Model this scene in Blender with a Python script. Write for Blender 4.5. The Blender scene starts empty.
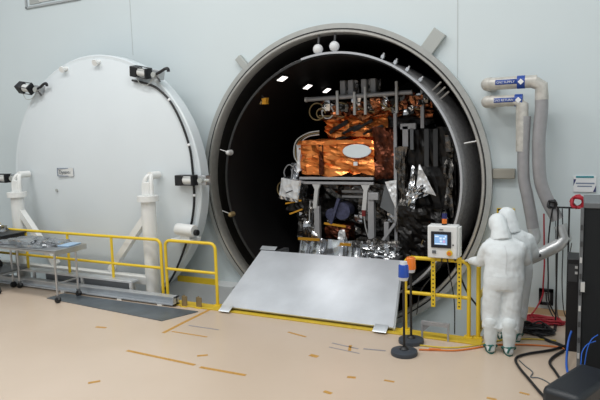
import bpy, bmesh, math, random
from mathutils import Vector as V, Matrix, Quaternion, noise
PI = math.pi
random.seed(7)
SC = bpy.context.scene
COL = SC.collection
WORLD_LOC = {}

# ------------------------------------------------------------------ materials
def mat(name, col, rough=0.5, metal=0.0, var=0.0, scale=6.0, bump=0.0, bscale=40.0, emit=None, estr=0.0,
        coat=0.0, spec=0.5, kind='noise', col2=None, trans=0.0, bdist=0.02):
    m = bpy.data.materials.new(name); m.use_nodes = True
    nt = m.node_tree; b = nt.nodes['Principled BSDF']; L = nt.links.new
    c = (col[0], col[1], col[2], 1)
    b.inputs['Base Color'].default_value = c
    b.inputs['Roughness'].default_value = rough
    b.inputs['Metallic'].default_value = metal
    b.inputs['Specular IOR Level'].default_value = spec
    b.inputs['Coat Weight'].default_value = coat
    b.inputs['Transmission Weight'].default_value = trans
    tc = nt.nodes.new('ShaderNodeTexCoord')
    if var > 0:
        n = nt.nodes.new('ShaderNodeTexNoise'); n.inputs['Scale'].default_value = scale; n.inputs['Detail'].default_value = 6
        r = nt.nodes.new('ShaderNodeValToRGB')
        d = col2 or tuple(x * (1 - var) for x in col)
        r.color_ramp.elements[0].position = 0.3; r.color_ramp.elements[1].position = 0.7
        r.color_ramp.elements[0].color = (d[0], d[1], d[2], 1); r.color_ramp.elements[1].color = c
        L(tc.outputs['Object'], n.inputs['Vector']); L(n.outputs['Fac'], r.inputs['Fac']); L(r.outputs['Color'], b.inputs['Base Color'])
    if bump > 0:
        if kind == 'voronoi':
            t = nt.nodes.new('ShaderNodeTexVoronoi'); t.inputs['Scale'].default_value = bscale; out = t.outputs['Distance']
        else:
            t = nt.nodes.new('ShaderNodeTexNoise'); t.inputs['Scale'].default_value = bscale; t.inputs['Detail'].default_value = 4; out = t.outputs['Fac']
        bp = nt.nodes.new('ShaderNodeBump'); bp.inputs['Strength'].default_value = bump; bp.inputs['Distance'].default_value = bdist
        L(tc.outputs['Object'], t.inputs['Vector']); L(out, bp.inputs['Height']); L(bp.outputs['Normal'], b.inputs['Normal'])
    if emit:
        b.inputs['Emission Color'].default_value = (*emit, 1); b.inputs['Emission Strength'].default_value = estr
    return m

M = {}
def mk(k, *a, **kw): M[k] = mat(k, *a, **kw)
mk('wall_paint', (.66, .735, .755), .45, var=.03, scale=.6)
mk('seam', (.50, .54, .55), .6)
mk('pit_paint', (.66, .68, .68), .6, var=.08, scale=3)
mk('door_paint', (.72, .775, .80), .32, var=.03, scale=1.2)
mk('column_paint', (.80, .81, .79), .4)
mk('flange_metal', (.47, .48, .46), .42, .35, var=.12, scale=8)
mk('rim_metal', (.62, .60, .55), .35, .7, var=.15, scale=10)
mk('rubber', (.012, .012, .013), .5)
mk('chamber_black', (.0065, .0060, .0062), .55, var=.3, scale=4, spec=.25)
mk('bore_dark', (.018, .016, .013), .5, var=.4, scale=9)
mk('shroud_steel', (.66, .66, .68), .45, .25, var=.2, scale=30)
mk('flare_steel', (.34, .34, .35), .45, .3, var=.3, scale=22, bump=.4, bscale=30)
mk('lip_shaded', (.02, .02, .02), .5)  # lip colour with the shade of the left side put in
mk('lip_lit', (.62, .63, .65), .35, .6)
mk('tab_grey', (.44, .46, .44), .5, .2)
mk('tab_beige', (.33, .315, .27), .5, .1)
mk('yellow', (.86, .60, .03), .38, var=.06, scale=10)
mk('yellow_floor', (.72, .50, .04), .5, var=.15, scale=12)
mk('steel', (.55, .56, .57), .3, .85, var=.1, scale=14)
mk('steel_plate', (.20, .235, .27), .38, .6, var=.3, scale=3)
mk('ramp_aluminium', (.76, .79, .83), .42, .5, var=.16, scale=2.2)
mk('aluminium', (.68, .71, .74), .35, .55, var=.12, scale=6)
mk('duct', (.42, .41, .42), .42, .45, var=.14, scale=8, bump=.15, bscale=18)
mk('duct_white', (.62, .60, .55), .45, .2, var=.25, scale=14)
mk('duct_foil', (.60, .61, .61), .32, .45, var=.2, scale=10)
mk('label_blue', (.012, .06, .32), .45)
mk('white', (.80, .81, .82), .45)
mk('offwhite', (.72, .73, .71), .45)
mk('black', (.012, .012, .014), .45, var=.2, scale=8)
mk('black_matte', (.010, .012, .014), .6, spec=.3)
mk('black_plastic', (.018, .021, .026), .42, bump=.15, bscale=90)
mk('dark_grey', (.05, .052, .055), .5)
mk('rack_grey', (.16, .17, .18), .5, .3)
mk('gold_foil', (1.0, .37, .10), .25, .7, var=.3, scale=4, col2=(.80, .19, .035), bump=.3, bscale=6, kind='voronoi', bdist=.05)
mk('copper_foil', (.17, .045, .02), .28, .8, var=.85, scale=6, bump=.35, bscale=14, kind='voronoi', bdist=.05)
mk('copper_bright', (.55, .20, .08), .22, .9, var=.7, scale=8, col2=(.12, .03, .015), bump=.35, bscale=9, kind='voronoi', bdist=.05)
mk('silver_foil', (.78, .79, .81), .2, .95, var=.35, scale=5, bump=.25, bscale=7, kind='voronoi', bdist=.05)
mk('white_foil', (.85, .86, .87), .35, .35, bump=.5, bscale=10, kind='voronoi', bdist=.04)
mk('black_foil', (.011, .009, .008), .34, .3, var=.6, scale=6, bump=.3, bscale=8, kind='voronoi', bdist=.05)
mk('smoke_foil', (.22, .205, .19), .24, .9, var=.85, scale=6, bump=.4, bscale=9, kind='voronoi', bdist=.05)
mk('frame_grey', (.40, .40, .41), .45, .2, var=.1, scale=10)
mk('frame_light', (.62, .62, .61), .4, .2)
mk('motor_blue', (.10, .11, .20), .35, .5, var=.5, scale=20)
mk('mirror_white', (.80, .88, .90), .3, .1)
mk('red', (.42, .015, .03), .5)
mk('red_tag', (.25, .02, .02), .5)
mk('orange', (.72, .19, .03), .5)
mk('tape_orange', (.62, .33, .07), .55, var=.3, scale=30)
mk('tape_faded', (.36, .33, .33), .6, var=.3, scale=30)
mk('brass', (.34, .25, .12), .45, .5)
mk('tan_base', (.56, .39, .24), .5)
mk('suit', (.76, .80, .81), .75, bump=.4, bscale=9, bdist=.04)
mk('glove', (.66, .68, .69), .5)
mk('boot_white', (.70, .74, .74), .6, bump=.3, bscale=14)
mk('boot_green', (.015, .13, .11), .5)
mk('skin', (.52, .32, .24), .5)
mk('eye_dark', (.02, .015, .012), .3)
mk('box_white', (.78, .79, .78), .4)
mk('bezel', (.012, .013, .02), .35)
mk('screen', (.05, .10, .2), .3, emit=(.30, .52, .85), estr=.75)
mk('screen_tile', (.3, .4, .5), .3, emit=(.75, .85, .95), estr=.7)
mk('screen_pink', (.3, .2, .3), .3, emit=(.75, .45, .75), estr=.6)
mk('blue_lens', (.012, .07, .42), .22, coat=.6)
mk('amber_lens', (.85, .20, .012), .22, coat=.6)
mk('lens_clear', (.70, .74, .80), .2)
mk('base_rubber', (.045, .055, .07), .5)
mk('lamp_glow', (.9, .9, .9), .3, emit=(1, .93, .88), estr=2.2)
mk('globe', (.62, .62, .62), .35, emit=(.8, .85, .9), estr=.12)
mk('amber_part', (.75, .36, .03), .35, .3)
mk('bag_silver', (.52, .54, .56), .22, .8, var=.5, scale=5, bump=.3, bscale=6, kind='voronoi', bdist=.04)
mk('pad_blue', (.36, .52, .70), .5)
mk('teal', (.02, .26, .30), .5)
mk('navy', (.015, .02, .13), .5)
mk('print_grey', (.22, .27, .36), .6)
mk('ink', (.16, .18, .20), .6)
mk('blue_cord', (.02, .13, .60), .45)
mk('yellow_cord', (.70, .52, .05), .5)
mk('vent_grey', (.40, .43, .44), .5)
mk('light_housing', (.5, .5, .5), .5)

def floor_material():
    m = bpy.data.materials.new('floor_epoxy'); m.use_nodes = True
    nt = m.node_tree; b = nt.nodes['Principled BSDF']; L = nt.links.new; N = nt.nodes.new
    tc = N('ShaderNodeTexCoord')
    n1 = N('ShaderNodeTexNoise'); n1.inputs['Scale'].default_value = .5; n1.inputs['Detail'].default_value = 5
    r1 = N('ShaderNodeValToRGB'); r1.color_ramp.elements[0].position = .3; r1.color_ramp.elements[1].position = .7
    r1.color_ramp.elements[0].color = (.60, .48, .37, 1); r1.color_ramp.elements[1].color = (.66, .535, .425, 1)
    n2 = N('ShaderNodeTexNoise'); n2.inputs['Scale'].default_value = 5.5; n2.inputs['Detail'].default_value = 3
    r2 = N('ShaderNodeValToRGB'); r2.color_ramp.elements[0].position = .74; r2.color_ramp.elements[1].position = .79
    r2.color_ramp.elements[0].color = (0, 0, 0, 1); r2.color_ramp.elements[1].color = (.5, .5, .5, 1)
    mx = N('ShaderNodeMix'); mx.data_type = 'RGBA'; mx.inputs['B'].default_value = (.42, .31, .18, 1)
    L(tc.outputs['Object'], n1.inputs['Vector']); L(tc.outputs['Object'], n2.inputs['Vector'])
    L(n1.outputs['Fac'], r1.inputs['Fac']); L(n2.outputs['Fac'], r2.inputs['Fac'])
    L(r1.outputs['Color'], mx.inputs['A']); L(r2.outputs['Color'], mx.inputs['Factor']); L(mx.outputs['Result'], b.inputs['Base Color'])
    b.inputs['Roughness'].default_value = .26; b.inputs['Specular IOR Level'].default_value = .45
    return m
M['floor_epoxy'] = floor_material()

# ------------------------------------------------------------------ mesh builder
def catmull(pts, n=6):
    P = [V(p) for p in pts]
    if len(P) < 3: return P
    P = [P[0] * 2 - P[1]] + P + [P[-1] * 2 - P[-2]]
    out = []
    for i in range(1, len(P) - 2):
        a, b, c, d = P[i - 1:i + 3]
        for k in range(n):
            t = k / n
            out.append(.5 * ((2 * b) + (c - a) * t + (2 * a - 5 * b + 4 * c - d) * t * t + (3 * b - a - 3 * c + d) * t ** 3))
    out.append(P[-2]); return out

class MB:
    def __init__(s): s.bm = bmesh.new()
    def box(s, c, size, R=None):
        m = Matrix.Translation(V(c)) @ (R.to_4x4() if R else Matrix.Identity(4)) @ Matrix.Diagonal((*size, 1))
        bmesh.ops.create_cube(s.bm, size=1, matrix=m); return s
    def b2(s, a, b): return s.box([(x + y) / 2 for x, y in zip(a, b)], [abs(y - x) for x, y in zip(a, b)])
    def bar(s, a, b, w, h, up=(0, 0, 1)):
        a = V(a); b = V(b); d = b - a; z = d.normalized(); x = z.cross(V(up))
        if x.length < 1e-4: x = z.cross(V((0, 1, 0)))
        x.normalize(); y = z.cross(x)
        R = Matrix((x, y, z)).transposed()
        return s.box((a + b) / 2, (w, h, d.length), R)
    def sweep(s, P, radii, seg=10, cap=True, flat=None):
        P = [V(p) for p in P]; rings = []
        t0 = (P[1] - P[0]).normalized(); ref = V((0, 0, 1)) if abs(t0.z) < .9 else V((0, 1, 0))
        nrm = t0.cross(ref).normalized(); prev = t0
        for i, p in enumerate(P):
            t = ((P[min(i + 1, len(P) - 1)] - P[max(i - 1, 0)])).normalized()
            ax = prev.cross(t)
            if ax.length > 1e-6: nrm = Quaternion(ax.normalized(), prev.angle(t)) @ nrm
            prev = t; bn = t.cross(nrm)
            r = radii[i] if isinstance(radii, (list, tuple)) else radii
            ra, rb = r if isinstance(r, (list, tuple)) else (r, r)
            rings.append([s.bm.verts.new(p + nrm * ra * math.cos(2 * PI * k / seg) + bn * rb * math.sin(2 * PI * k / seg)) for k in range(seg)])
        for a, b in zip(rings, rings[1:]):
            for k in range(seg): s.bm.faces.new((a[k], a[(k + 1) % seg], b[(k + 1) % seg], b[k]))
        if cap: s.bm.faces.new(rings[0][::-1]); s.bm.faces.new(rings[-1])
        return s
    def cyl(s, a, b, r, r2=None, seg=20): return s.sweep([a, b], [r, r if r2 is None else r2], seg)
    def tube(s, pts, r, seg=8, n=6): return s.sweep(catmull(pts, n), r, seg)
    def lathe(s, prof, c=(0, 0, 0), axis='Z', seg=48, closed=False):
        c = V(c); rings = []
        for r, h in prof:
            ring = []
            for k in range(seg):
                a = 2 * PI * k / seg; x, y = r * math.cos(a), r * math.sin(a)
                p = V((x, y, h)) if axis == 'Z' else (V((x, h, y)) if axis == 'Y' else V((h, x, y)))
                ring.append(s.bm.verts.new(c + p))
            rings.append(ring)
        prs = list(zip(rings, rings[1:])) + ([(rings[-1], rings[0])] if closed else [])
        for a, b in prs:
            for k in range(seg): s.bm.faces.new((a[k], a[(k + 1) % seg], b[(k + 1) % seg], b[k]))
        if not closed:
            for rg, rev in ((rings[0], True), (rings[-1], False)):
                if (rg[0].co - rg[seg // 2].co).length > 1e-5: s.bm.faces.new(rg[::-1] if rev else rg)
        return s
    def ball(s, c, r, seg=16, sc=(1, 1, 1), R=None):
        m = Matrix.Translation(V(c)) @ (R.to_4x4() if R else Matrix.Identity(4)) @ Matrix.Diagonal((*sc, 1))
        bmesh.ops.create_uvsphere(s.bm, u_segments=seg, v_segments=max(6, seg // 2 + 2), radius=r, matrix=m); return s
    def prism(s, poly, d):
        d = V(d); a = [s.bm.verts.new(V(p)) for p in poly]; b = [s.bm.verts.new(V(p) + d) for p in poly]; n = len(a)
        s.bm.faces.new(a[::-1]); s.bm.faces.new(b)
        for i in range(n): s.bm.faces.new((a[i], a[(i + 1) % n], b[(i + 1) % n], b[i]))
        return s
    def grid(s, q, nx, ny, fn=None):
        q = [V(p) for p in q]; g = []
        for j in range(ny + 1):
            row = []
            for i in range(nx + 1):
                u, v = i / nx, j / ny
                p = (q[0] * (1 - u) + q[1] * u) * (1 - v) + (q[3] * (1 - u) + q[2] * u) * v
                row.append(s.bm.verts.new(fn(p, u, v) if fn else p))
            g.append(row)
        for j in range(ny):
            for i in range(nx): s.bm.faces.new((g[j][i], g[j][i + 1], g[j + 1][i + 1], g[j + 1][i]))
        return s
    def foil_box(s, c, size, n=12, amp=.03, seed=0, R=None, freq=4.0):
        m = Matrix.Translation(V(c)) @ (R.to_4x4() if R else Matrix.Identity(4)) @ Matrix.Diagonal((*size, 1))
        o = len(s.bm.verts)
        r = bmesh.ops.create_cube(s.bm, size=1)
        vs = r['verts']; es = list({e for v in vs for e in v.link_edges})
        bmesh.ops.subdivide_edges(s.bm, edges=es, cuts=n, use_grid_fill=True)
        s.bm.verts.ensure_lookup_table()
        for v in list(s.bm.verts)[o:]:
            loc = v.co.copy(); k = [abs(x) > .499 for x in loc]
            nrm = V([math.copysign(1, x) if f else 0 for x, f in zip(loc, k)])
            p = m @ loc
            a = noise.noise(p * freq + V((seed * 3.1, seed, 0))); b = abs(noise.noise(p * freq * 2.3 + V((0, seed * 2.7, 5))))
            w = noise.noise_vector(p * freq * 1.3 + V((seed, 0, seed * 1.7)))
            off = nrm * amp * (a + 1.1 * (.35 - b)) + w * amp * .5
            v.co = p + (R @ off if R else off)
        return s
    def build(s, name, m, parent=None, loc=None, smooth=.6, bevel=0.0, mods=None):
        bm = s.bm; bmesh.ops.recalc_face_normals(bm, faces=bm.faces)
        me = bpy.data.meshes.new(name)
        if parent is not None:
            off = WORLD_LOC[parent]
        elif loc is not None: off = V(loc)
        else:
            xs = [v.co for v in bm.verts]
            off = V(((min(v.x for v in xs) + max(v.x for v in xs)) / 2, (min(v.y for v in xs) + max(v.y for v in xs)) / 2, min(v.z for v in xs)))
        mine = off
        bmesh.ops.translate(bm, verts=bm.verts, vec=-off)
        bm.to_mesh(me); bm.free()
        me.materials.append(M[m])
        if smooth:
            me.polygons.foreach_set('use_smooth', [True] * len(me.polygons))
            if smooth < 3: me.set_sharp_from_angle(angle=smooth)
        o = bpy.data.objects.new(name, me); COL.objects.link(o)
        if parent is not None: o.parent = parent
        else: o.location = off
        WORLD_LOC[o] = mine
        if bevel:
            b = o.modifiers.new('bevel', 'BEVEL'); b.width = bevel; b.segments = 2; b.limit_method = 'ANGLE'
        return o

def tag(o, label, cat, group=None, kind=None):
    o['label'] = label; o['category'] = cat
    if group: o['group'] = group
    if kind: o['kind'] = kind
    return o
def thing(name, loc, label, cat, group=None):
    o = bpy.data.objects.new(name, None); COL.objects.link(o); o.location = loc; o.empty_display_size = .1
    WORLD_LOC[o] = V(loc); return tag(o, label, cat, group)
def struct(o): o['kind'] = 'structure'; return o
def lab(o, t): o['label'] = t; return o
def text(name, body, size, loc, parent, m, rot=(PI / 2, 0, 0), ext=.002):
    c = bpy.data.curves.new(name, 'FONT'); c.body = body; c.size = size; c.extrude = ext; c.align_x = 'CENTER'; c.align_y = 'CENTER'
    tmp = bpy.data.objects.new('tmp', c); me = bpy.data.meshes.new_from_object(tmp); bpy.data.objects.remove(tmp); bpy.data.curves.remove(c)
    me.name = name; me.materials.clear(); me.materials.append(M[m]); o = bpy.data.objects.new(name, me); COL.objects.link(o)
    o.parent = parent; o.location = V(loc) - WORLD_LOC[parent]; o.rotation_euler = rot; return o
def copy_tree(o, delta, parent=None):
    c = o.copy(); COL.objects.link(c)
    if parent is None: c.location = V(o.location) + V(delta)
    else: c.parent = parent
    WORLD_LOC[c] = WORLD_LOC[o] + V(delta)
    for ch in list(o.children): copy_tree(ch, delta, c)
    return c
def RY(a): return Matrix.Rotation(a, 3, 'Y')
def RZ(a): return Matrix.Rotation(a, 3, 'Z')
def RX(a): return Matrix.Rotation(a, 3, 'X')

# ------------------------------------------------------------------ camera
cam_d = bpy.data.cameras.new('camera'); cam = bpy.data.objects.new('camera', cam_d); COL.objects.link(cam)
yaw, pitch, roll = map(math.radians, (26.227, -6.53, -1.645))
fw = V((-math.sin(yaw) * math.cos(pitch), math.cos(yaw) * math.cos(pitch), math.sin(pitch)))
rt = V((math.cos(yaw), math.sin(yaw), 0)); up = rt.cross(fw)
r2 = rt * math.cos(roll) + up * math.sin(roll); u2 = up * math.cos(roll) - rt * math.sin(roll)
mw = Matrix((r2, u2, -fw)).transposed().to_4x4(); mw.translation = V((0, -9.071, 2.798))
cam.matrix_world = mw; cam_d.sensor_width = 36; cam_d.lens = 33.98; cam_d.clip_start = .05
SC.camera = cam

# ------------------------------------------------------------------ setting
CX, CZ = -3.80, 1.985           # chamber axis
PIT_Y, PIT_X0, PIT_X1, PIT_Z = -1.45, -13.5, -1.11, -.8
mb = MB()
X0, X1, Z0, Z1, HR = -17.0, 4.0, PIT_Z, 9.0, 2.56
angs = sorted({2 * PI * k / 144 for k in range(144)} | {math.atan2(z - CZ, x - CX) % (2 * PI) for x in (X0, X1) for z in (Z0, Z1)})
inn, outr, innb = [], [], []
for a in angs:
    c, s_ = math.cos(a), math.sin(a)
    t = min([((X1 if c > 0 else X0) - CX) / c if abs(c) > 1e-9 else 1e9, ((Z1 if s_ > 0 else Z0) - CZ) / s_ if abs(s_) > 1e-9 else 1e9])
    inn.append(mb.bm.verts.new((CX + HR * c, 0, CZ + HR * s_))); outr.append(mb.bm.verts.new((CX + t * c, 0, CZ + t * s_)))
    innb.append(mb.bm.verts.new((CX + HR * c, .3, CZ + HR * s_)))
n = len(angs)
for i in range(n):
    j = (i + 1) % n
    mb.bm.faces.new((inn[i], inn[j], outr[j], outr[i])); mb.bm.faces.new((inn[j], inn[i], innb[i], innb[j]))
struct(mb.build('wall_back', 'wall_paint', loc=(0, 0, 0), smooth=0))
struct(MB().b2((-17.2, -16, 0), (-17, 0.2, 9)).build('wall_left', 'wall_paint', smooth=0))
struct(MB().b2((4, -16, 0), (4.2, 0.2, 9)).build('wall_right', 'wall_paint', smooth=0))
mb = MB()
mb.b2((-17, -16, -.2), (4, PIT_Y, 0)).b2((PIT_X1, PIT_Y, -.2), (4, 0, 0)).b2((-17, PIT_Y, -.2), (PIT_X0, 0, 0))
struct(mb.build('floor', 'floor_epoxy', loc=(0, 0, 0), smooth=0))
mb = MB()
mb.b2((PIT_X0, PIT_Y, PIT_Z - .1), (PIT_X1, 0, PIT_Z)).b2((PIT_X0, PIT_Y - .1, PIT_Z), (PIT_X1, PIT_Y, -.2)).b2((PIT_X1, PIT_Y, PIT_Z), (PIT_X1 + .1, 0, -.2)).b2((PIT_X0 - .1, PIT_Y, PIT_Z), (PIT_X0, 0, -.2))
struct(mb.build('floor_pit', 'pit_paint', loc=(0, 0, 0), smooth=0))
struct(MB().b2((-7.3, -.36, PIT_Z), (-5.75, 0, 0)).build('floor_ledge', 'pit_paint', smooth=0))
struct(MB().b2((-1.09, -.018, 0), (4, 0, .09)).build('baseboard_back', 'tan_base', smooth=0))
for i, (x, z0) in enumerate(((-8.14, 4.5), (-1.70, 3.6))):
    struct(MB().b2((x - .007, -.004, z0), (x + .007, 0, 9)).build('trim_%d' % (i + 1), 'seam', smooth=0))
# painted yellow line along the pit edge
tag(MB().b2((-6.2, -1.67, 0), (-1.08, -1.44, .02)).build('floor_kerb', 'yellow_floor', bevel=.004), 'yellow painted kerb strip on the floor along the edge of the pit', 'kerb')

# vent high on the wall
t = thing('wall_vent', (-10.3, 0, 5.76), 'grey louvred air grille high on the white wall above the round door', 'vent')
mb = MB(); mb.b2((-11.12, -.04, 5.76), (-9.45, 0, 5.80)).b2((-11.12, -.04, 5.76), (-11.08, 0, 6.5)).b2((-9.49, -.04, 5.76), (-9.45, 0, 6.5)).b2((-11.12, -.04, 6.46), (-9.45, 0, 6.5))
mb.build('frame', 'vent_grey', t)
MB().b2((-11.0, -.015, 5.84), (-10.68, -.002, 6.44)).build('filter_panel', 'tab_grey', t)
for k in range(6):
    MB().box((-10.1, -.02, 5.88 + k * .1), (1.16, .03, .05), RX(.5)).build('louvre', 'offwhite', t)

# ------------------------------------------------------------------ vacuum chamber
ch = thing('vacuum_chamber', (CX, 0, CZ - 2.64), 'huge round steel vacuum chamber opening in the white wall, black inside', 'vacuum chamber')
c3 = (CX, 0, CZ)
MB().lathe([(2.56, .1), (2.56, -.13), (2.64, -.13), (2.64, .0), (2.60, .1)], c3, 'Y', 144, True).build('flange', 'flange_metal', ch, smooth=.5)
MB().lathe([(2.54, .05), (2.54, -.125), (2.562, -.125), (2.562, .05)], c3, 'Y', 144, True).build('seal_groove', 'rubber', ch, smooth=.5)
MB().lathe([(2.49, .12), (2.485, -.11), (2.50, -.14), (2.53, -.14), (2.542, -.12), (2.542, .1)], c3, 'Y', 144, True).build('inner_rim', 'rim_metal', ch, smooth=.5)
MB().lathe([(2.488, .1), (2.488, 6.3), (2.1, 6.8), (1.2, 7.1), (.001, 7.2), (.001, 7.3), (2.2, 6.95), (2.6, 6.3), (2.6, .3), (2.556, .1)], c3, 'Y', 96, True).build('shell', 'bore_dark', ch)
SX = -3.76; s3 = (SX, 0, CZ)
MB().lathe([(2.115, -.17), (2.115, 5.9), (2.15, 5.9), (2.15, -.17)], s3, 'Y', 128, True).build('shroud', 'chamber_black', ch, smooth=.5)
MB().lathe([(2.168, -.17), (2.168, 5.9), (2.163, 5.9), (2.155, -.17)], s3, 'Y', 128, True).build('shroud_jacket', 'shroud_steel', ch, smooth=.5)
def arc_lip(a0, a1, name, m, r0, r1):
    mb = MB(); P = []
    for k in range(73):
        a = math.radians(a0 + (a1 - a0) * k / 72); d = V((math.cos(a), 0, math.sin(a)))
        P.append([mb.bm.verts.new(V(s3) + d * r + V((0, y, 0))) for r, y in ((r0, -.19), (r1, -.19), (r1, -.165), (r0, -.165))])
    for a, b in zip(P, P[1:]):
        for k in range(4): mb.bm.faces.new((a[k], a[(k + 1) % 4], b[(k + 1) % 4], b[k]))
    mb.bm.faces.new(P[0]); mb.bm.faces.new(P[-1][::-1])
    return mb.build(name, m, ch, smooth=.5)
lab(arc_lip(-75, 104, 'shroud_lip', 'lip_lit', 2.14, 2.175), 'shroud edge strip, its lit side painted bright')
arc_lip(104, 285, 'shroud_lip', 'lip_shaded', 2.12, 2.16)  # same lip all round: lit arc coloured bright, shaded arc coloured black
MB().lathe([(2.115, 5.8), (.001, 5.85), (.001, 5.87), (2.115, 5.88)], s3, 'Y', 64, True).build('rear_panel', 'chamber_black', ch)
MB().b2((-5.4, .15, .05), (-2.3, 5.7, .2)).build('deck', 'chamber_black', ch)
for (p, ang, w, l, m) in (((-5.53, 4.14), 41, .13, .26, 'tab_grey'), ((-2.06, 4.18), -38, .22, .36, 'tab_grey'), ((-1.0, 2.135), 90, .15, .32, 'tab_beige')):
    MB().box((p[0], -.05, p[1]), (w, .10, l), RY(math.radians(ang if ang == 90 else -ang))).build('clamp_tab', m, ch, bevel=.01)
mb = MB(); P = []
for k in range(61):
    a = math.radians(-66 + 132 * k / 60); d = V((math.cos(a), 0, math.sin(a))); w_ = max(0, math.cos(math.radians((-66 + 132 * k / 60) * 90 / 67)))
    P.append([mb.bm.verts.new(V(s3) + d * (2.172 + .235 * w_ * t) + V((0, -.165 + .75 * t, 0))) for t in (0, .2, .4, .6, .8, 1)])
for a, b in zip(P, P[1:]):
    for k in range(5): mb.bm.faces.new((a[k], a[k + 1], b[k + 1], b[k]))
o = mb.build('added_flare', 'flare_steel', ch, smooth=3); q = o.modifiers.new('s', 'SOLIDIFY'); q.thickness = .006  # added flare, shaped so the jacket's right side catches room light
# small fittings on the bore between rim and shroud (upper right)
for a in (66, 60, 54, 47):
    r = math.radians(a); d = V((math.cos(r), 0, math.sin(r))); p = V(s3) + d * 2.17
    mb = MB().cyl(p + V((0, -.1, 0)), p + d * .11 + V((0, -.12, 0)), .016, seg=8).box(p + d * .05 + V((0, -.11, 0)), (.05, .05, .05), RY(-r))
    mb.build('standoff', 'aluminium', ch)
for a in (40.5, 38, 35.8):
    r = math.radians(a); d = V((math.cos(r), 0, math.sin(r))); p = V(c3) + d * 2.43
    MB().cyl(p, p - d * .17 + V((-.05, .1, -.03)), .016, seg=8).build('feed_pipe', 'rim_metal', ch)
# wall fittings on the left inside of the shroud
for (x, z, m_) in ((-5.80, 2.515, 'frame_light'), (-5.81, 1.36, 'brass')):
    MB().cyl((x, -.15, z), (x + .01, -.26, z), .055, .045, 12).ball((x + .01, -.26, z), .045, 10).build('port', m_, ch)
    MB().cyl((x - .20, -.20, z + .06), (x - .06, -.20, z + .02), .008, seg=6).build('port_pin', 'frame_light', ch)
# horizontal pin on the right rim
MB().cyl((-1.58, -.1, 2.60), (-1.34, -.1, 2.64), .012, seg=6).build('rim_pin', 'frame_light', ch)

# lamps inside the shroud
for k, (x, y, z, how) in enumerate(((-4.79, .05, 3.835, 'nearest the opening'), (-4.88, 1.29, 3.775, 'in the middle of the row'), (-4.92, 2.34, 3.765, 'deepest inside'))):
    lt = thing('chamber_lamp', (x, y, z), 'small bright rectangular lamp on the dark chamber roof, ' + how, 'lamp', 'lamps on the chamber roof')
    dr = (V((SX, 0, CZ)) - V((x, 0, z))).normalized(); R = Matrix((V((dr.z, 0, -dr.x)), V((0, 1, 0)), dr)).transposed()
    MB().box(V((x, y, z)) + dr * .01, (.17, .26, .04), R).build('housing', 'black_matte', lt)
    MB().box(V((x, y, z)) + dr * .035, (.13, .20, .012), R).build('diffuser', 'lamp_glow', lt)
# white globe cameras under the top of the opening
for (x, z, side) in ((-3.99, 4.20, 'left'), (-3.69, 4.22, 'right')):
    g = thing('globe_lamp', (x, -.05, z + .1), 'round white globe hanging at the top of the chamber mouth, the %s of two' % side, 'lamp', 'globes at the top of the chamber mouth')
    MB().ball((x, -.12, z + .03), .085, 20).build('globe', 'globe', g)
    MB().cyl((x, -.12, z - .06), (x, -.12, z - .09), .035, .02, 12).build('nozzle', 'offwhite', g)
    MB().cyl((x, -.10, z + .09), (x, -.06, z + .30), .02, seg=8).build('stem', 'dark_grey', g)
# amber fitting
g = thing('foil_fitting', (-5.14, .04, 3.36), 'small amber and gold foil wrapped fitting hanging on the left chamber wall', 'fitting')
MB().foil_box((-5.14, .04, 3.43), (.09, .09, .11), 4, .02, 3).build('wrap', 'amber_part', g, smooth=0)
MB().cyl((-5.14, .04, 3.47), (-5.21, .04, 3.54), .016, seg=8).build('hanger', 'dark_grey', g)
MB().cyl((-5.19, .0, 3.43), (-5.22, .0, 3.38), .018, seg=8).build('cable_plug', 'brass', g)

# ------------------------------------------------------------------ chamber door
DX, DZ, DR = -8.575, 1.995, 2.47
dr = thing('chamber_door', (DX, -.8, PIT_Z), 'huge white domed round chamber door parked beside the open chamber', 'door')
d3 = (DX, 0, DZ)
MB().lathe([(2.385, -.70), (DR - .02, -.70), (DR, -.68), (DR, -.45), (2.2, -.45)], d3, 'Y', 128, True).build('rim', 'door_paint', dr, smooth=.5)
prof = [(2.395, -.69)]
for k in range(0, 16):
    r = 2.395 * (1 - k / 16); prof.append((r, -.705 - .31 * (1 - (r / 2.395) ** 2)))
mb = MB().lathe(prof, d3, 'Y', 128); mb.bm.faces.ensure_lookup_table()
cap = min((f_ for f_ in mb.bm.faces if len(f_.verts) > 100), key=lambda f_: f_.calc_area()); bmesh.ops.poke(mb.bm, faces=[cap])
pole = min(mb.bm.verts, key=lambda v: abs(v.co.x - DX) + abs(v.co.z - DZ) + abs(v.co.y + 1.01)); pole.co.y = -1.015
mb.build('dome', 'door_paint', dr, smooth=.9)
# door faces the wall: gasket on the back edge
MB().lathe([(2.44, -.46), (2.44, -.43), (2.395, -.43), (2.395, -.46)], d3, 'Y', 96, True).build('gasket', 'rubber', dr)
for (x, z) in ((-9.24, 4.27), (-8.35, 4.33)):
    MB().cyl((x, -.64, z), (x, -.82, z - .04), .045, seg=14).cyl((x, -.82, z - .04), (x, -.85, z - .05), .06, seg=14).build('lifting_lug', 'column_paint', dr)
pl = lab(MB().box((-9.15, -1.01, 2.20), (.45, .014, .165), RZ(-.06)).build('nameplate', 'offwhite', dr), 'small nameplate with a dark border and dark lettering')
mb = MB()
for (a, b) in (((-.225, -.0825), (.225, -.068)), ((-.225, .068), (.225, .0825)), ((-.225, -.0825), (-.21, .0825)), ((.21, -.0825), (.225, .0825))):
    mb.b2((-9.15 + a[0], -1.022, 2.20 + a[1]), (-9.15 + b[0], -1.016, 2.20 + b[1]))
mb.build('border', 'print_grey', pl)
text('lettering', 'Dynavac', .10, (-9.15, -1.024, 2.20), pl, 'ink')
MB().cyl((-9.47, -.96, 1.83), (-9.47, -1.0, 1.83), .03, seg=8).build('bolt', 'tab_grey', dr)
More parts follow.
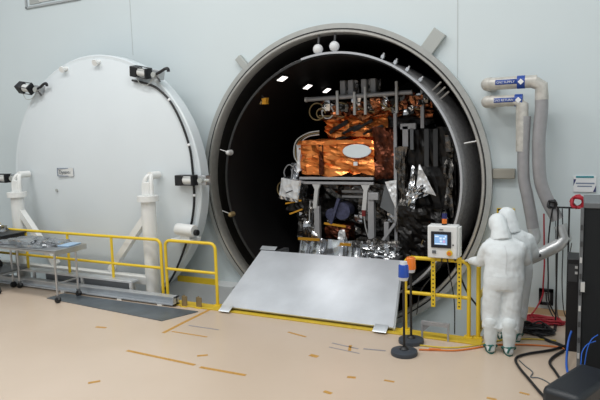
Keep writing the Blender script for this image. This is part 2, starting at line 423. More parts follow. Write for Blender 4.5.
cable = [(-7.45, -.80, 3.90), (-7.2, -.77, 3.84), (-6.93, -.745, 3.73), (-6.66, -.745, 3.50), (-6.43, -.745, 3.12), (-6.27, -.745, 2.68), (-6.22, -.745, 2.32), (-6.21, -.745, 1.77), (-6.26, -.745, 1.41), (-6.38, -.745, 1.03), (-6.58, -.745, .59), (-6.78, -.745, .24), (-7.0, -.745, -.05)]
MB().tube([(x - .03, y, z) for x, y, z in cable], .021, 8).build('rim_cable', 'black', dr)
for i in (3, 5, 7, 9):
    p = V(cable[i]) - V((.03, 0, 0)); MB().ball(p, .032, 8).build('cable_clip', 'white', dr)
def clamp(px, pz, ang, tw, hd, y=-.80):
    root = MB().box((px + .04, y + .03, pz), (.17, .16, .17), RY(-ang)).build('clamp_actuator', 'steel', dr, bevel=.01)
    d = V((math.cos(ang), 0, math.sin(ang))); u = V((-math.sin(ang), 0, math.cos(ang))); c = V((px, y - .04, pz))
    Rb = RY(-ang) @ RX(tw)
    MB().box(c - d * .42, (.16, .18, .19), Rb).build('housing', 'black', root, bevel=.012)
    MB().cyl(c - d * .345, c - d * .13, .078, seg=16).build('cylinder', 'offwhite', root)
    MB().box(c - d * .13, (.035, .17, .19), Rb).build('end_plate', 'black', root)
    for sy in (-1, 1):
        for sz in (-1, 1):
            o = Rb @ V((0, .08 * sy, .085 * sz)); MB().cyl(c - d * .35 + o, c - d * .12 + o, .010, seg=6).build('tie_rod', 'dark_grey', root)
    MB().cyl(c + d * .02 - V((0, .05, 0)), c + d * .02 + V((0, .06, 0)), .05, seg=12).build('pivot', 'tab_grey', root)
    if hd:
        MB().tube([c + d * .06 + u * .02, c + d * .14 + u * .07, c + d * .24 + u * .14, c + d * .30 + u * .15, c + d * .32 + u * .10], .028, 8, 4).build('lever', 'black', root)
        MB().tube([c - d * .38 - u * .12, c - d * .28 - u * .22, c - d * .12 - u * .20, c - u * .08], .008, 6).build('wire', 'tab_grey', root)
        MB().cyl(c + d * .08 - u * .02, c + d * .16 - u * .10, .018, seg=8).build('link', 'dark_grey', root)
    else:
        MB().cyl(c + d * .1, c + d * .2, .03, seg=10).build('lever', 'tab_grey', root)
for q in ((-6.93, 3.96, -.22, .2, 1), (-10.02, 3.88, -.16, .75, 1), (-6.02, 2.05, 0, 0, 0), (-10.98, 2.05, 0, 0, 0)): clamp(*q)
# carrying columns and carriage
for (x, s_) in ((-6.90, -1), (-10.36, 1)):
    col = MB().cyl((x, -1.22, PIT_Z), (x, -1.22, 1.72), .13, seg=24).build('column', 'column_paint', dr)
    MB().cyl((x, -1.22, 1.70), (x, -1.22, 1.80), .19, seg=24).build('collar', 'column_paint', col)
    mb = MB()
    for dx in (-.09, .09):
        mb.tube([(x + dx, -1.22, 1.8), (x + dx * .95, -1.21, 2.0), (x + dx * .6, -1.17, 2.12), (x + dx * .3, -1.1, 2.16)], .04, 8, 5)
    mb.build('yoke', 'column_paint', col)
    MB().b2((x - .06, -1.26, 1.8), (x + .06, -1.17, 2.04)).build('web', 'column_paint', col, bevel=.01)
    MB().cyl((x, -1.14, 2.15), (x, -.90, 2.15), .07, seg=14).build('trunnion', 'column_paint', col)
    MB().bar((x + s_ * .06, -1.22, 1.42), (x + s_ * 1.0, -1.22, .36), .12, .12, (0, 1, 0)).build('brace', 'column_paint', col)
MB().b2((-12.2, -1.33, .18), (-6.9, -1.17, .33)).build('cross_beam', 'column_paint', dr, bevel=.01)
MB().b2((-12.4, -1.32, PIT_Z), (-6.6, -1.08, PIT_Z + .18)).build('carriage', 'tab_grey', dr, bevel=.01)
for x in (-11.6, -9.0, -7.4):
    MB().b2((x - .06, -1.30, PIT_Z + .1), (x + .06, -1.2, .22)).build('beam_post', 'column_paint', dr)
# bearing on the right rim
MB().cyl((-6.50, -.95, 1.17), (-6.12, -.95, 1.15), .11, seg=20).build('hinge_bearing', 'column_paint', dr, bevel=.01)
MB().b2((-6.62, -1.02, .93), (-6.17, -.69, 1.0)).build('hinge_bracket', 'column_paint', dr, bevel=.01)
MB().b2((-6.42, -.98, .98), (-6.22, -.69, 1.1)).build('hinge_web', 'column_paint', dr, bevel=.01)
MB().cyl((-6.12, -.93, 1.12), (-6.06, -.93, 1.12), .055, seg=14).build('hinge_cap', 'black', dr)

# ------------------------------------------------------------------ guard rails
def rail(x0, x1, y, z0, label, posts, mids=(.56,), ends=(1, 1), r=.027, loc=None, zl=None):
    t = thing('guard_rail', ((x0 + x1) / 2, y, z0), label, 'railing', 'yellow guard rails along the pit')
    pts = []
    top, rr = 1.06, .10
    P = []
    if ends[0]: P += [(x0, y, z0 if zl is None else zl), (x0, y, top - rr)] + [(x0 + rr - rr * math.cos(a), y, top - rr + rr * math.sin(a)) for a in (.4, .8, 1.2)] + [(x0 + rr, y, top)]
    else: P += [(x0, y, top)]
    if ends[1]: P += [(x1 - rr, y, top)] + [(x1 - rr + rr * math.sin(a), y, top - rr + rr * math.cos(a)) for a in (.4, .8, 1.2)] + [(x1, y, top - rr), (x1, y, 0.02)]
    else: P += [(x1, y, top)]
    MB().sweep(P, r, 12).build('top_rail', 'yellow', t)
    for m_ in mids: MB().cyl((x0, y, m_), (x1, y, m_), r * .95, seg=12).build('mid_rail', 'yellow', t)
    for (px, pz) in posts:
        MB().cyl((px, y, pz), (px, y, top), r * .95, seg=12).build('post', 'yellow', t)
    return t
rl = rail(-11.6, -6.48, -1.45, .30, 'long yellow guard rail in front of the round white door, behind the carts', ((-8.74, .30), (-7.62, .30), (-9.9, .30), (-11.0, .30)), ends=(0, 1))
r2_ = rail(-6.38, -5.34, -1.45, .02, 'short yellow guard rail section between the white door and the metal ramp', (), zl=.02)
for x in (-6.38, -5.34): MB().b2((x - .06, -1.51, .018), (x + .06, -1.40, .03)).build('foot_plate', 'yellow', r2_)
tag(MB().b2((-7.05, -.34, 0), (-6.13, -.32, .12)).build('toe_board', 'yellow', bevel=.003), 'low yellow toe board behind the short guard rail, at the chamber wall', 'toe board')
br = rail(-2.14, -1.27, -1.45, .02, 'yellow guard rail that carries the white control box', (), zl=.02)
for x in (-2.14, -1.27): MB().b2((x - .06, -1.51, .018), (x + .06, -1.40, .03)).build('foot_plate', 'yellow', br)
for x in (-1.74, -1.39):
    s_ = MB().b2((x - .028, -1.492, .40), (x + .028, -1.480, 1.12)).build('perforated_strap', 'yellow', br)
    for k in range(11): MB().cyl((x, -1.490, .44 + k * .058), (x, -1.4935, .44 + k * .058), .011, seg=8).build('hole', 'black', s_)
# return rail to the wall, right end of the pit
t = thing('guard_rail', (-1.15, -.8, .0), 'yellow guard rail closing the right end of the pit beside the white suited people', 'railing', 'yellow guard rails along the pit')
P = [(-1.15, -1.42, .02), (-1.15, -1.42, .96)] + [(-1.15, -1.32 - .1 * math.cos(a), .96 + .1 * math.sin(a)) for a in (.4, .8, 1.2)] + [(-1.15, -1.3, 1.06), (-1.15, -.25, 1.06)] + [(-1.15, -.25 + .1 * math.sin(a), .96 + .1 * math.cos(a)) for a in (.4, .8, 1.2)] + [(-1.15, -.15, .96), (-1.15, -.15, PIT_Z)]
MB().sweep(P, .030, 12).build('top_rail', 'yellow', t)
MB().cyl((-1.15, -1.42, .56), (-1.15, -.15, .56), .027, seg=12).build('mid_rail', 'yellow', t)
MB().b2((-1.16, -1.40, .03), (-1.14, -.2, .14)).build('toe_board', 'yellow', t)
MB().b2((-1.22, -1.48, .018), (-1.10, -1.38, .03)).build('foot_plate', 'yellow', t)

# ------------------------------------------------------------------ control box
cb = thing('control_box', (-1.60, -1.55, 1.12), 'white control box with a lit touch screen mounted on the yellow rail', 'control panel')
MB().b2((-1.79, -1.60, 1.11), (-1.40, -1.40, 1.55)).build('enclosure', 'box_white', cb, bevel=.015)
MB().b2((-1.40, -1.57, 1.13), (-1.375, -1.40, 1.53)).build('door_flange', 'offwhite', cb, bevel=.005)
sc = MB().b2((-1.74, -1.616, 1.255), (-1.475, -1.60, 1.475)).build('touch_screen', 'bezel', cb, bevel=.006)
MB().b2((-1.692, -1.620, 1.30), (-1.525, -1.614, 1.435)).build('display', 'screen', sc)
for (x, z, w, h, m) in ((-1.66, 1.41, .05, .016, 'screen_tile'), (-1.61, 1.385, .03, .025, 'screen_tile'), (-1.605, 1.345, .03, .025, 'screen_tile'), (-1.565, 1.345, .03, .03, 'screen_pink'), (-1.565, 1.385, .03, .02, 'screen_tile'), (-1.61, 1.312, .15, .012, 'screen_tile'), (-1.545, 1.41, .02, .02, 'screen_tile')):
    MB().b2((x - w / 2, -1.6225, z - h / 2), (x + w / 2, -1.6195, z + h / 2)).build('screen_icon', m, sc)
MB().cyl((-1.495, -1.60, 1.19), (-1.495, -1.625, 1.19), .038, seg=20).build('button_collar', 'yellow', cb)
MB().cyl((-1.495, -1.62, 1.19), (-1.495, -1.65, 1.19), .024, seg=20).build('stop_button', 'orange', cb)
MB().b2((-1.725, -1.612, 1.175), (-1.675, -1.60, 1.215)).build('socket', 'rack_grey', cb)
MB().b2((-1.63, -1.608, 1.495), (-1.58, -1.60, 1.507)).build('badge', 'rack_grey', cb)
MB().cyl((-1.45, -1.60, 1.30), (-1.45, -1.612, 1.30), .010, seg=10).build('lock', 'dark_grey', cb)
st = MB().cyl((-1.585, -1.5, 1.545), (-1.585, -1.5, 1.57), .036, seg=16).build('beacon_stack', 'black', cb)
MB().cyl((-1.585, -1.5, 1.57), (-1.585, -1.5, 1.635), .033, seg=16).build('amber_segment', 'amber_lens', st)
MB().cyl((-1.585, -1.5, 1.635), (-1.585, -1.5, 1.71), .033, seg=16).build('dark_segment', 'navy', st)
MB().cyl((-1.585, -1.5, 1.71), (-1.585, -1.5, 1.725), .034, .02, 16).build('stack_cap', 'black', st)
for (pts, r) in (([(-1.62, -1.5, 1.11), (-1.64, -1.47, .98), (-1.74, -1.44, .85), (-1.95, -1.35, .55), (-2.02, -1.3, .2)], .008), ([(-1.55, -1.5, 1.11), (-1.53, -1.46, .9), (-1.47, -1.42, .5), (-1.46, -1.43, .03)], .008), ([(-1.45, -1.5, 1.11), (-1.43, -1.36, .9), (-1.30, -1.36, .6), (-1.16, -1.33, .38), (-1.14, -1.3, .1)], .014)):
    MB().tube(pts, r, 6).build('cable', 'black', cb)

# ------------------------------------------------------------------ ramp
ra = thing('loading_ramp', (-3.78, -1.0, 0), 'large bare aluminium ramp plate sloping up into the chamber mouth', 'ramp')
a0, a1, b0, b1 = V((-5.16, -1.61, .075)), V((-2.27, -1.61, .075)), V((-5.10, -.36, .755)), V((-2.50, -.36, .755))
nrm = V((0, -.48, .877)); dn = (b0 - a0).normalized()
MB().prism([a0, a1, b1, b0], nrm * -.03).build('plate', 'ramp_aluminium', ra, bevel=.004)
for p, q, m_ in ((a0, b0, 'tab_beige'), (a1, b1, 'aluminium')): MB().bar(p + nrm * -.045, q + nrm * -.045, .035, .05, nrm).build('side_rail', m_, ra)
for x in (-5.04, -2.45):
    MB().prism([(x - .09, -1.74, .03), (x + .11, -1.74, .03), (x + .11, -1.61, .085), (x - .09, -1.61, .085)], (0, .01, .012)).build('foot_lip', 'aluminium', ra)
    MB().b2((x - .05, -1.70, .02), (x + .05, -1.45, .05)).build('foot', 'dark_grey', ra)
MB().prism([b0 + V((-.03, 0, .01)), b0 + V((.28, 0, .01)), b0 + dn * .1 + V((.28, 0, .01)), b0 + dn * .1 + V((-.03, 0, .01))], nrm * .006).build('hook_plate', 'aluminium', ra)
for x in (-4.9, -2.7): MB().b2((x - .05, -.36, .20), (x + .05, .24, .70)).build('support', 'dark_grey', ra)

# ------------------------------------------------------------------ floor things on the left
pf = thing('low_platform', (-8.4, -1.45, 0), 'low grey steel platform with a pale edge under the long guard rail', 'platform')
MB().b2((-11.8, -1.58, .26), (-7.08, -1.39, .30)).build('top', 'aluminium', pf, bevel=.005)
MB().b2((-9.3, -1.545, .05), (-7.16, -1.535, .26)).build('kick_panel', 'rack_grey', pf)
for x in (-7.11, -8.3, -9.6, -11.0):
    for y in (-1.56, ): MB().b2((x - .025, y - .02, 0), (x + .025, y + .02, .26)).build('leg', 'frame_light', pf)
bm_ = thing('aluminium_beam', (-7.9, -1.72, 0), 'long bare aluminium beam lying on the floor in front of the long guard rail', 'beam')
MB().b2((-11.4, -1.78, .03), (-6.0, -1.62, .05)).b2((-11.4, -1.70, .03), (-6.0, -1.67, .15)).b2((-11.4, -1.76, .15), (-6.0, -1.62, .165)).build('beam', 'aluminium', bm_)
MB().b2((-6.02, -1.78, .03), (-6.0, -1.62, .165)).build('end_plate', 'aluminium', bm_)
for x in (-10.8, -8.6, -7.2, -6.3): MB().b2((x - .05, -1.78, 0), (x + .05, -1.66, .03)).build('bearer', 'offwhite', bm_)
tag(MB().prism([(-8.55, -2.17, .001), (-5.72, -2.42, .001), (-5.46, -1.83, .001), (-8.5, -1.83, .001)], (0, 0, .012)).build('steel_sheet', 'steel_plate'), 'flat dark steel sheet lying on the beige floor by the guard rail', 'sheet')
for (x, y, wh) in ((-5.86, -1.66, 'left'), (-5.58, -1.64, 'right')):
    t = thing('bracket_post', (x, y, .0), 'short brown metal stub post at the foot of the ramp, the %s of the pair' % wh, 'bracket', 'stub posts beside the ramp')
    MB().b2((x - .05, y - .012, 0), (x + .05, y + .012, .18)).b2((x - .05, y - .012, 0), (x - .03, y + .06, .18)).build('upright', 'brass', t, bevel=.003)
    MB().b2((x - .06, y - .05, 0), (x + .06, y + .06, .008)).build('base_plate', 'yellow_floor', t)
def tape(pts, w, label, m='tape_orange'):
    mb = MB(); P = [V((*p, 0)) for p in pts]
    for a, b in zip(P, P[1:]):
        d = (b - a).normalized(); s_ = V((-d.y, d.x, 0)) * w / 2
        mb.prism([a - s_ + V((0, 0, .0006)), b - s_ + V((0, 0, .0006)), b + s_ + V((0, 0, .0006)), a + s_ + V((0, 0, .0006))], (0, 0, .0014))
    tag(mb.build('tape_strip', m, smooth=0), label, 'tape', 'tape marks on the floor')
tape([(-5.36, -3.56), (-4.21, -3.61)], .05, 'longest orange tape strip across the middle of the beige floor')
tape([(-4.11, -3.64), (-3.46, -3.63)], .05, 'orange tape strip on the floor right of the longest strip')
tape([(-5.35, -2.83), (-5.36, -2.35), (-5.36, -1.62)], .06, 'orange tape strip running from the short rail out over the floor')
tape([(-5.27, -2.73), (-4.65, -2.73)], .03, 'thin orange tape strip branching right near the steel sheet')
tape([(-5.2, -2.42), (-4.66, -2.42)], .03, 'grey worn tape strip right of the steel sheet', 'tape_faded')
tape([(-3.67, -2.13), (-3.35, -2.21)], .035, 'short orange tape dash on the floor in front of the ramp middle')
tape([(-2.92, -2.29), (-2.52, -2.36)], .03, 'grey tape strip in front of the ramp, the left of the upper pair', 'tape_faded')
tape([(-2.46, -2.33), (-2.17, -2.29)], .04, 'grey tape strip in front of the ramp nearest the beacon stands', 'tape_faded')
tape([(-2.90, -2.44), (-2.45, -2.50)], .025, 'thin grey tape strip in front of the ramp, nearer the camera', 'tape_faded')
tape([(-2.66, -2.28), (-2.60, -2.47)], .04, 'small orange tape cross piece in front of the ramp')
tape([(-3.02, -2.78), (-2.90, -2.80)], .07, 'small orange tape scrap left of the grey tape strips')
tape([(-2.34, -3.22), (-2.24, -3.20)], .05, 'small orange tape scrap in the open floor below the grey tape strips')
tape([(-2.44, -3.66), (-2.34, -3.68)], .05, 'orange tape scrap lowest on the floor in the picture, left of the yellow dash')
tape([(-1.92, -3.14), (-1.80, -3.14)], .035, 'dull yellow tape scrap in front of the beacon stands')
tape([(-4.36, -3.36), (-4.25, -3.28)], .05, 'orange tape scrap just above the longest strip')
tape([(-6.50, -3.0), (-6.32, -2.97)], .05, 'dull orange tape scrap on the left floor below the steel sheet')
tape([(-5.06, -4.52), (-4.97, -4.42)], .05, 'orange tape scrap at the bottom edge of the picture')
tape([(-.50, -2.88), (-.40, -2.90)], .035, 'dull yellow tape scrap near the black equipment case')
tape([(-.80, -3.14), (-.70, -3.15)], .04, 'yellow tape scrap at the bottom edge left of the black case')

# ------------------------------------------------------------------ carts
ct = thing('trolley', (-9.0, -1.9, 0), 'stainless steel trolley table covered with silver foil bags', 'trolley')
TX0, TX1, TY0, TY1 = -9.72, -8.06, -2.34, -1.62
MB().b2((TX0, TY0, .91), (TX1, TY1, .935)).b2((TX0, TY0, .885), (TX1, TY0 + .02, .93)).b2((TX1 - .02, TY0, .84), (TX1, TY1, .93)).build('tabletop', 'steel', ct, bevel=.004)
for (x, y) in ((TX0 + .04, TY0 + .04), (TX1 - .05, TY0 + .04), (TX1 - .05, TY1 - .22), (TX0 + .04, TY1 - .22)):
    lg = MB().cyl((x, y, .12), (x, y, .91), .02, seg=10).build('leg', 'steel', ct)
    MB().cyl((x - .02, y, .055), (x + .02, y, .055), .055, seg=16).build('caster', 'black', lg)
    MB().b2((x - .03, y - .02, .06), (x + .03, y + .02, .14)).build('caster_fork', 'rack_grey', lg)
MB().bar((TX1 - .05, TY0 + .04, .34), (TX1 - .05, TY1 - .22, .34), .025, .025).build('brace', 'steel', ct)
MB().bar((TX0 + .04, TY0 + .04, .34), (TX0 + .04, TY1 - .22, .34), .025, .025).build('brace', 'steel', ct)
cart = thing('trolley', (-10.5, -1.75, 0), 'low dark shelved cart behind the left end of the stainless trolley', 'trolley')
MB().b2((-11.4, -2.25, .32), (-9.80, -1.55, .35)).build('shelf', 'rack_grey', cart, bevel=.004)
MB().b2((-11.4, -2.25, .90), (-9.80, -1.45, .93)).build('tabletop', 'rack_grey', cart, bevel=.004)
for (x, y) in ((-11.35, -2.2), (-9.85, -2.2), (-9.85, -1.85), (-11.35, -1.85)):
    lg = MB().cyl((x, y, .12), (x, y, .90), .02, seg=10).build('leg', 'steel', cart)
    MB().cyl((x - .02, y, .06), (x + .02, y, .06), .06, seg=16).build('caster', 'black', lg)
def bag(c, size, seed, label, m='bag_silver', rz=0, n=6, amp=.05):
    mb = MB().foil_box((c[0], c[1], c[2] + size[2] / 2), size, n, amp, seed, RZ(rz), 5)
    for v in mb.bm.verts:
        if v.co.z < c[2]: v.co.z = c[2]
    tag(mb.build('foil_bag', m, smooth=0), label, 'bag', 'foil bags on the carts')
bag((-9.2, -1.95, .937), (.62, .42, .08), 1, 'large crumpled silver foil bag on the left half of the stainless trolley', amp=.05)
bag((-8.65, -1.9, .937), (.52, .36, .075), 2, 'crumpled silver foil bag next to the blue pad on the trolley', rz=.3)
bag((-8.8, -2.2, .937), (.6, .16, .03), 3, 'narrow flat foil bag along the front edge of the trolley', rz=.06, amp=.03)
bag((-9.52, -2.05, .937), (.32, .3, .05), 7, 'small grey foil bag at the left end of the stainless trolley', rz=.2, amp=.03)
tag(MB().box((-8.25, -1.84, .948), (.24, .34, .02), RZ(.15)).build('blue_pad', 'pad_blue', bevel=.006), 'light blue folded wipe pad on the right corner of the trolley', 'pad')
tt = thing('equipment_tote', (-10.3, -1.7, .932), 'black open tote holding foil on the dark cart at the left edge', 'tote')
MB().b2((-10.95, -2.0, .932), (-9.86, -1.5, 1.04)).build('tray', 'black', tt, bevel=.02)
MB().b2((-10.98, -2.03, 1.03), (-9.83, -1.47, 1.055)).build('lip', 'black_plastic', tt, bevel=.008)
bag((-10.55, -1.75, 1.056), (.6, .4, .12), 4, 'silver foil bundle heaped on the black tote at the left edge', rz=.2, n=6)
tag(MB().foil_box((-10.50, -1.62, 1.20), (.10, .08, .03), 3, .01, 5).build('yellow_tag', 'yellow_cord', smooth=0), 'small yellow tag on the foil bundle at the left edge', 'tag')
eb = thing('equipment_bag', (-10.6, -1.85, .342), 'dark soft bag on the lower shelf of the dark cart', 'bag')
MB().foil_box((-10.75, -1.9, .47), (.7, .4, .24), 6, .05, 6).build('body', 'black', eb)
MB().tube([(-10.95, -1.9, .58), (-10.85, -1.9, .68), (-10.65, -1.9, .68), (-10.55, -1.9, .58)], .015, 6).build('handle', 'black', eb)

# ------------------------------------------------------------------ beacon stands
def beacon(x, y, h, lens, label):
    t = thing('beacon_stand', (x, y, 0), label, 'beacon light', 'beacon light stands')
    MB().lathe([(.001, 0), (.165, 0), (.17, .02), (.165, .05), (.12, .065), (.001, .07)], (x, y, 0), 'Z', 40).build('base', 'base_rubber', t, smooth=.5)
    MB().lathe([(.06, .065), (.06, .075), (.03, .10), (.001, .10)], (x, y, 0), 'Z', 24).build('socket', 'black', t)
    MB().cyl((x, y, .08), (x, y, h - .08), .016, seg=12).build('pole', 'black', t)
    MB().lathe([(.001, h - .09), (.05, h - .09), (.06, h - .06), (.065, h - .04), (.001, h - .04)], (x, y, 0), 'Z', 24).build('lamp_base', 'lens_clear', t)
    MB().lathe([(.001, h - .045), (.068, h - .045), (.062, h + .10), (.05, h + .115), (.001, h + .12)], (x, y, 0), 'Z', 28).build('lens', lens, t, smooth=.7)
    return t
b1 = beacon(-1.92, -2.31, 1.05, 'blue_lens', 'blue beacon light on a black pole with a round black base')
MB().lathe([(.001, 1.17), (.05, 1.165), (.045, 1.20), (.001, 1.205)], (-1.92, -2.31, 0), 'Z', 24).build('lens_top', 'lens_clear', b1)
beacon(-1.945, -1.88, 1.05, 'amber_lens', 'amber beacon light on a black pole behind the blue one')
sn = thing('trestle', (-1.68, -1.62, 0), 'small low grey steel trestle in front of the yellow rail', 'trestle')
MB().b2((-1.86, -1.68, .19), (-1.49, -1.63, .24)).build('top_bar', 'frame_grey', sn)
for x in (-1.85, -1.50): MB().b2((x - .012, -1.68, 0), (x + .012, -1.655, .2)).build('leg', 'frame_grey', sn)
MB().prism([(-1.84, -1.665, .19), (-1.74, -1.665, .19), (-1.84, -1.665, .09)], (0, .01, 0)).build('gusset', 'frame_grey', sn)

# ------------------------------------------------------------------ ducts
def duct(label, Y, P, r, name_text, lx0, lx1, lz, elbow):
    t = thing('duct', (P[0][0], 0, P[-1][2]), label, 'duct', 'insulated ducts on the wall')
    a, b = P[0], P[1]
    MB().cyl((a[0], Y, a[2]), (b[0] + .02, Y, b[2]), r, seg=24).build('upper_run', 'duct_white', t)
    MB().sweep(catmull([(a[0] + .02, -.02, a[2] - .0), (a[0] + .01, Y * .5, a[2]), (a[0] + .0, Y * .92, a[2]), (a[0] + .06, Y, a[2])], 5), r * 1.08, 20).build('wall_elbow', 'duct_white', t)
    MB().sweep([(b[0] - .04, Y, b[2]), (b[0] + r * .9, Y, b[2] - r * .8), (b[0] + r * 1.0, Y, b[2] - (.72 if elbow else .26))], r * 1.03, 24).build('top_elbow', 'duct_white', t)
    MB().sweep(catmull(P[2:-2] if elbow else P[2:-1], 6), r, 20).build('down_run', 'duct', t)
    if elbow:
        MB().sweep(catmull([P[-3], P[-2], P[-1]], 4), r * .98, 20).build('lower_elbow', 'duct_foil', t)
    # bands
    for p in P[3:5]:
        MB().lathe([(r * 1.02, -.008), (r * 1.02, .008), (r * .9, .008), (r * .9, -.008)], p, 'Z', 24, True).build('joint_band', 'frame_grey', t)
    zc = lz + .0
    lb = MB(); 
    pts = [(lx0, Y), (lx1, Y)]
    g = []
    for k in range(9):
        an = math.radians(-100 + k * 9) if False else math.radians(-16 + k * 5.5)
        g.append((Y - (r + .003) * math.cos(an), zc + (r + .003) * math.sin(an)))
    for (y0, z0), (y1, z1) in zip(g, g[1:]):
        v = [lb.bm.verts.new(q) for q in ((lx0, y0, z0), (lx1, y0, z0), (lx1, y1, z1), (lx0, y1, z1))]; lb.bm.faces.new(v)
    bmesh.ops.remove_doubles(lb.bm, verts=lb.bm.verts, dist=1e-5)
    L_ = lb.build('label_band', 'label_blue', t); so = L_.modifiers.new('s', 'SOLIDIFY'); so.thickness = .002
    text('lettering', name_text, .044, ((lx0 + lx1) / 2 - .01, Y - r - .006, zc + .006), L_, 'white', ext=.001)
    MB().cyl((lx1 - .005, Y, zc), (lx1 + .10, Y, zc), r + .004, seg=28).build('arrow_band', 'label_blue', t)
    s_ = .042; cx = lx1 + .048
    MB().prism([(cx - s_, Y - r - .010, zc), (cx, Y - r - .010, zc - s_), (cx + s_, Y - r - .010, zc), (cx, Y - r - .010, zc + s_)], (0, .008, 0)).build('arrow', 'white', t)
    return t
DY = -.42
duct('taller grey insulated duct with a blue GN2 SUPPLY label on the wall', DY, [(-1.20, DY, 3.45), (-.56, DY, 3.45), (-.475, DY, 3.21), (-.475, DY, 3.02), (-.50, DY, 2.62), (-.475, DY, 2.1), (-.38, DY, 1.80), (-.24, DY, 1.52), (-.16, DY - .02, 1.36)], .088, 'GN2 SUPPLY', -1.08, -.79, 3.45, False)
d2 = [o for o in bpy.data.objects if o.name.startswith('duct') and o.get('category') == 'duct'][0]
MB().sweep([(-.20, DY - .0, 1.44), (-.13, DY - .02, 1.26), (-.22, DY - .06, 1.16), (-.36, DY - .1, 1.08)], .088, 20).build('lower_elbow', 'duct_foil', d2)
lab(MB().sweep([(-.30, DY - .08, 1.11), (-.72, DY - .18, .885)], .085, 20).build('outlet_run', 'duct_foil', d2), 'shiny foil covered end run')
MB().cyl((-.715, DY - .179, .888), (-.74, DY - .185, .875), .09, seg=20).build('end_collar', 'brass', d2)
for k in (.35, .8): p = V((-.30, DY - .08, 1.11)).lerp(V((-.72, DY - .18, .885)), k); MB().cyl(p - V((.0, .075, 0)), p - V((0, .095, 0)), .022, seg=10).build('port', 'dark_grey', d2)
duct('shorter grey insulated duct with a blue GN2 RETURN label on the wall', DY, [(-1.20, DY, 3.20), (-.80, DY, 3.20), (-.69, DY, 2.97), (-.69, DY, 2.87), (-.70, DY, 2.50), (-.69, DY, 2.1), (-.64, DY, 1.85), (-.585, DY, 1.56), (-.555, DY, 1.38), (-.53, DY - .02, 1.23), (-.65, DY - .1, 1.11)], .082, 'GN2 RETURN', -1.10, -.82, 3.20, True)
d2 = [o for o in bpy.data.objects if o.get('category') == 'duct' and 'RETURN' in o['label']][0]
MB().cyl((-.642, DY - .095, 1.118), (-.658, DY - .105, 1.103), .06, seg=20).build('end_hole', 'black', d2)

# ------------------------------------------------------------------ wall things at right
sg = thing('wall_sign', (.09, 0, 1.87), 'white wall sign with a teal bar and two printed lines above the black rack', 'sign')
MB().b2((-.05, -.02, 1.87), (.24, 0, 2.10)).build('board', 'white', sg, bevel=.003)
MB().b2((-.02, -.024, 2.075), (.21, -.018, 2.10)).build('header_bar', 'teal', sg)
MB().prism([(-.05, -.0225, 1.96), (-.05, -.0225, 2.055), (-.015, -.0225, 2.055)], (0, .004, 0)).build('corner_mark', 'navy', sg)
MB().prism([(.24, -.0225, 1.97), (.24, -.0225, 1.875), (.205, -.0225, 1.875)], (0, .004, 0)).build('corner_mark', 'navy', sg)
MB().b2((-.02, -.0225, 1.985), (.22, -.018, 2.005)).build('text_line', 'print_grey', sg)
MB().b2((0, -.0225, 1.945), (.19, -.018, 1.962)).build('text_line', 'print_grey', sg)
cs = thing('caution_sign', (-.97, 0, 1.47), 'small yellow and black warning placard on the wall behind the two people', 'sign')
MB().b2((-1.10, -.012, 1.42), (-.84, 0, 1.60)).build('board', 'yellow', cs)
MB().b2((-1.085, -.014, 1.555), (-.855, -.011, 1.59)).build('header_bar', 'black', cs)
MB().b2((-1.085, -.014, 1.44), (-.855, -.011, 1.53)).build('text_panel', 'rack_grey', cs)
ob = thing('outlet_box', (-.38, 0, .19), 'black outlet box low on the white wall', 'outlet')
mb = MB(); mb.b2((-.48, -.06, .36), (-.28, 0, .40)).b2((-.48, -.06, .16), (-.28, 0, .20)).b2((-.48, -.06, .16), (-.435, 0, .40)).b2((-.325, -.06, .16), (-.28, 0, .40)).build('frame', 'black', ob)
MB().b2((-.435, -.03, .2), (-.325, 0, .36)).build('face_plate', 'offwhite', ob)

# black tubular stand with coils
fs = thing('cable_stand', (-.08, -.5, 0), 'black tubular stand hung with cable coils in front of the wall', 'stand')
for x in (-.23, -.09, .07): MB().cyl((x, -.5, 0), (x, -.5, 1.71), .012, seg=10).build('post', 'black', fs)
MB().cyl((-.245, -.5, 1.70), (.085, -.5, 1.70), .013, seg=10).build('top_bar', 'black', fs)
for x in (-.23, .07): MB().b2((x - .02, -.75, 0), (x + .02, -.25, .03)).build('foot', 'black', fs)
def coil(c, R, r, turns, label, m, name='cable_coil'):
    pts = []
    for k in range(turns * 14 + 1):
        a = 2 * PI * k / 14; rr = R * (1 + .10 * math.sin(k * 1.7)); pts.append((c[0] + rr * math.cos(a), c[1] - .012 * (k % 5) + .003 * k, c[2] + rr * math.sin(a)))
    tag(MB().sweep(pts, r, 6).build(name, m), label, 'cable')
coil((.01, -.56, 1.78), .075, .022, 4, 'red cable coil hung on the right of the black stand', 'red')
coil((-.31, -.52, 1.74), .05, .020, 3, 'black cable coil hung on the left of the black stand', 'black')
def cord(pts, r, label, m, n=8): tag(MB().tube(pts, r, 6, n).build('cable', m), label, 'cable')
cord([(-.30, -.52, 1.68), (-.33, -.5, 1.45), (-.35, -.48, 1.1), (-.34, -.45, .7), (-.33, -.3, .3), (-.2, -.3, .02)], .010, 'black cable hanging from the left coil down the wall', 'black')
cord([(-.43, -.10, 1.55), (-.42, -.12, 1.2), (-.41, -.1, .8), (-.42, -.1, .5), (-.43, -.08, .3), (-.52, -.25, .12), (-.62, -.4, .03)], .011, 'red cable hanging down past the outlet box to the floor', 'red')
cord([(-.18, -.46, 1.68), (-.16, -.45, 1.2), (-.16, -.4, .6), (-.12, -.35, .15), (-.02, -.3, .02)], .007, 'thin black cable hanging from the middle of the stand', 'black')
cord([(-.05, -.46, 1.2), (-.09, -.42, .8), (-.02, -.4, .4), (0, -.4, .02)], .006, 'thin dark cable hanging nearest the low cabinet', 'dark_grey')
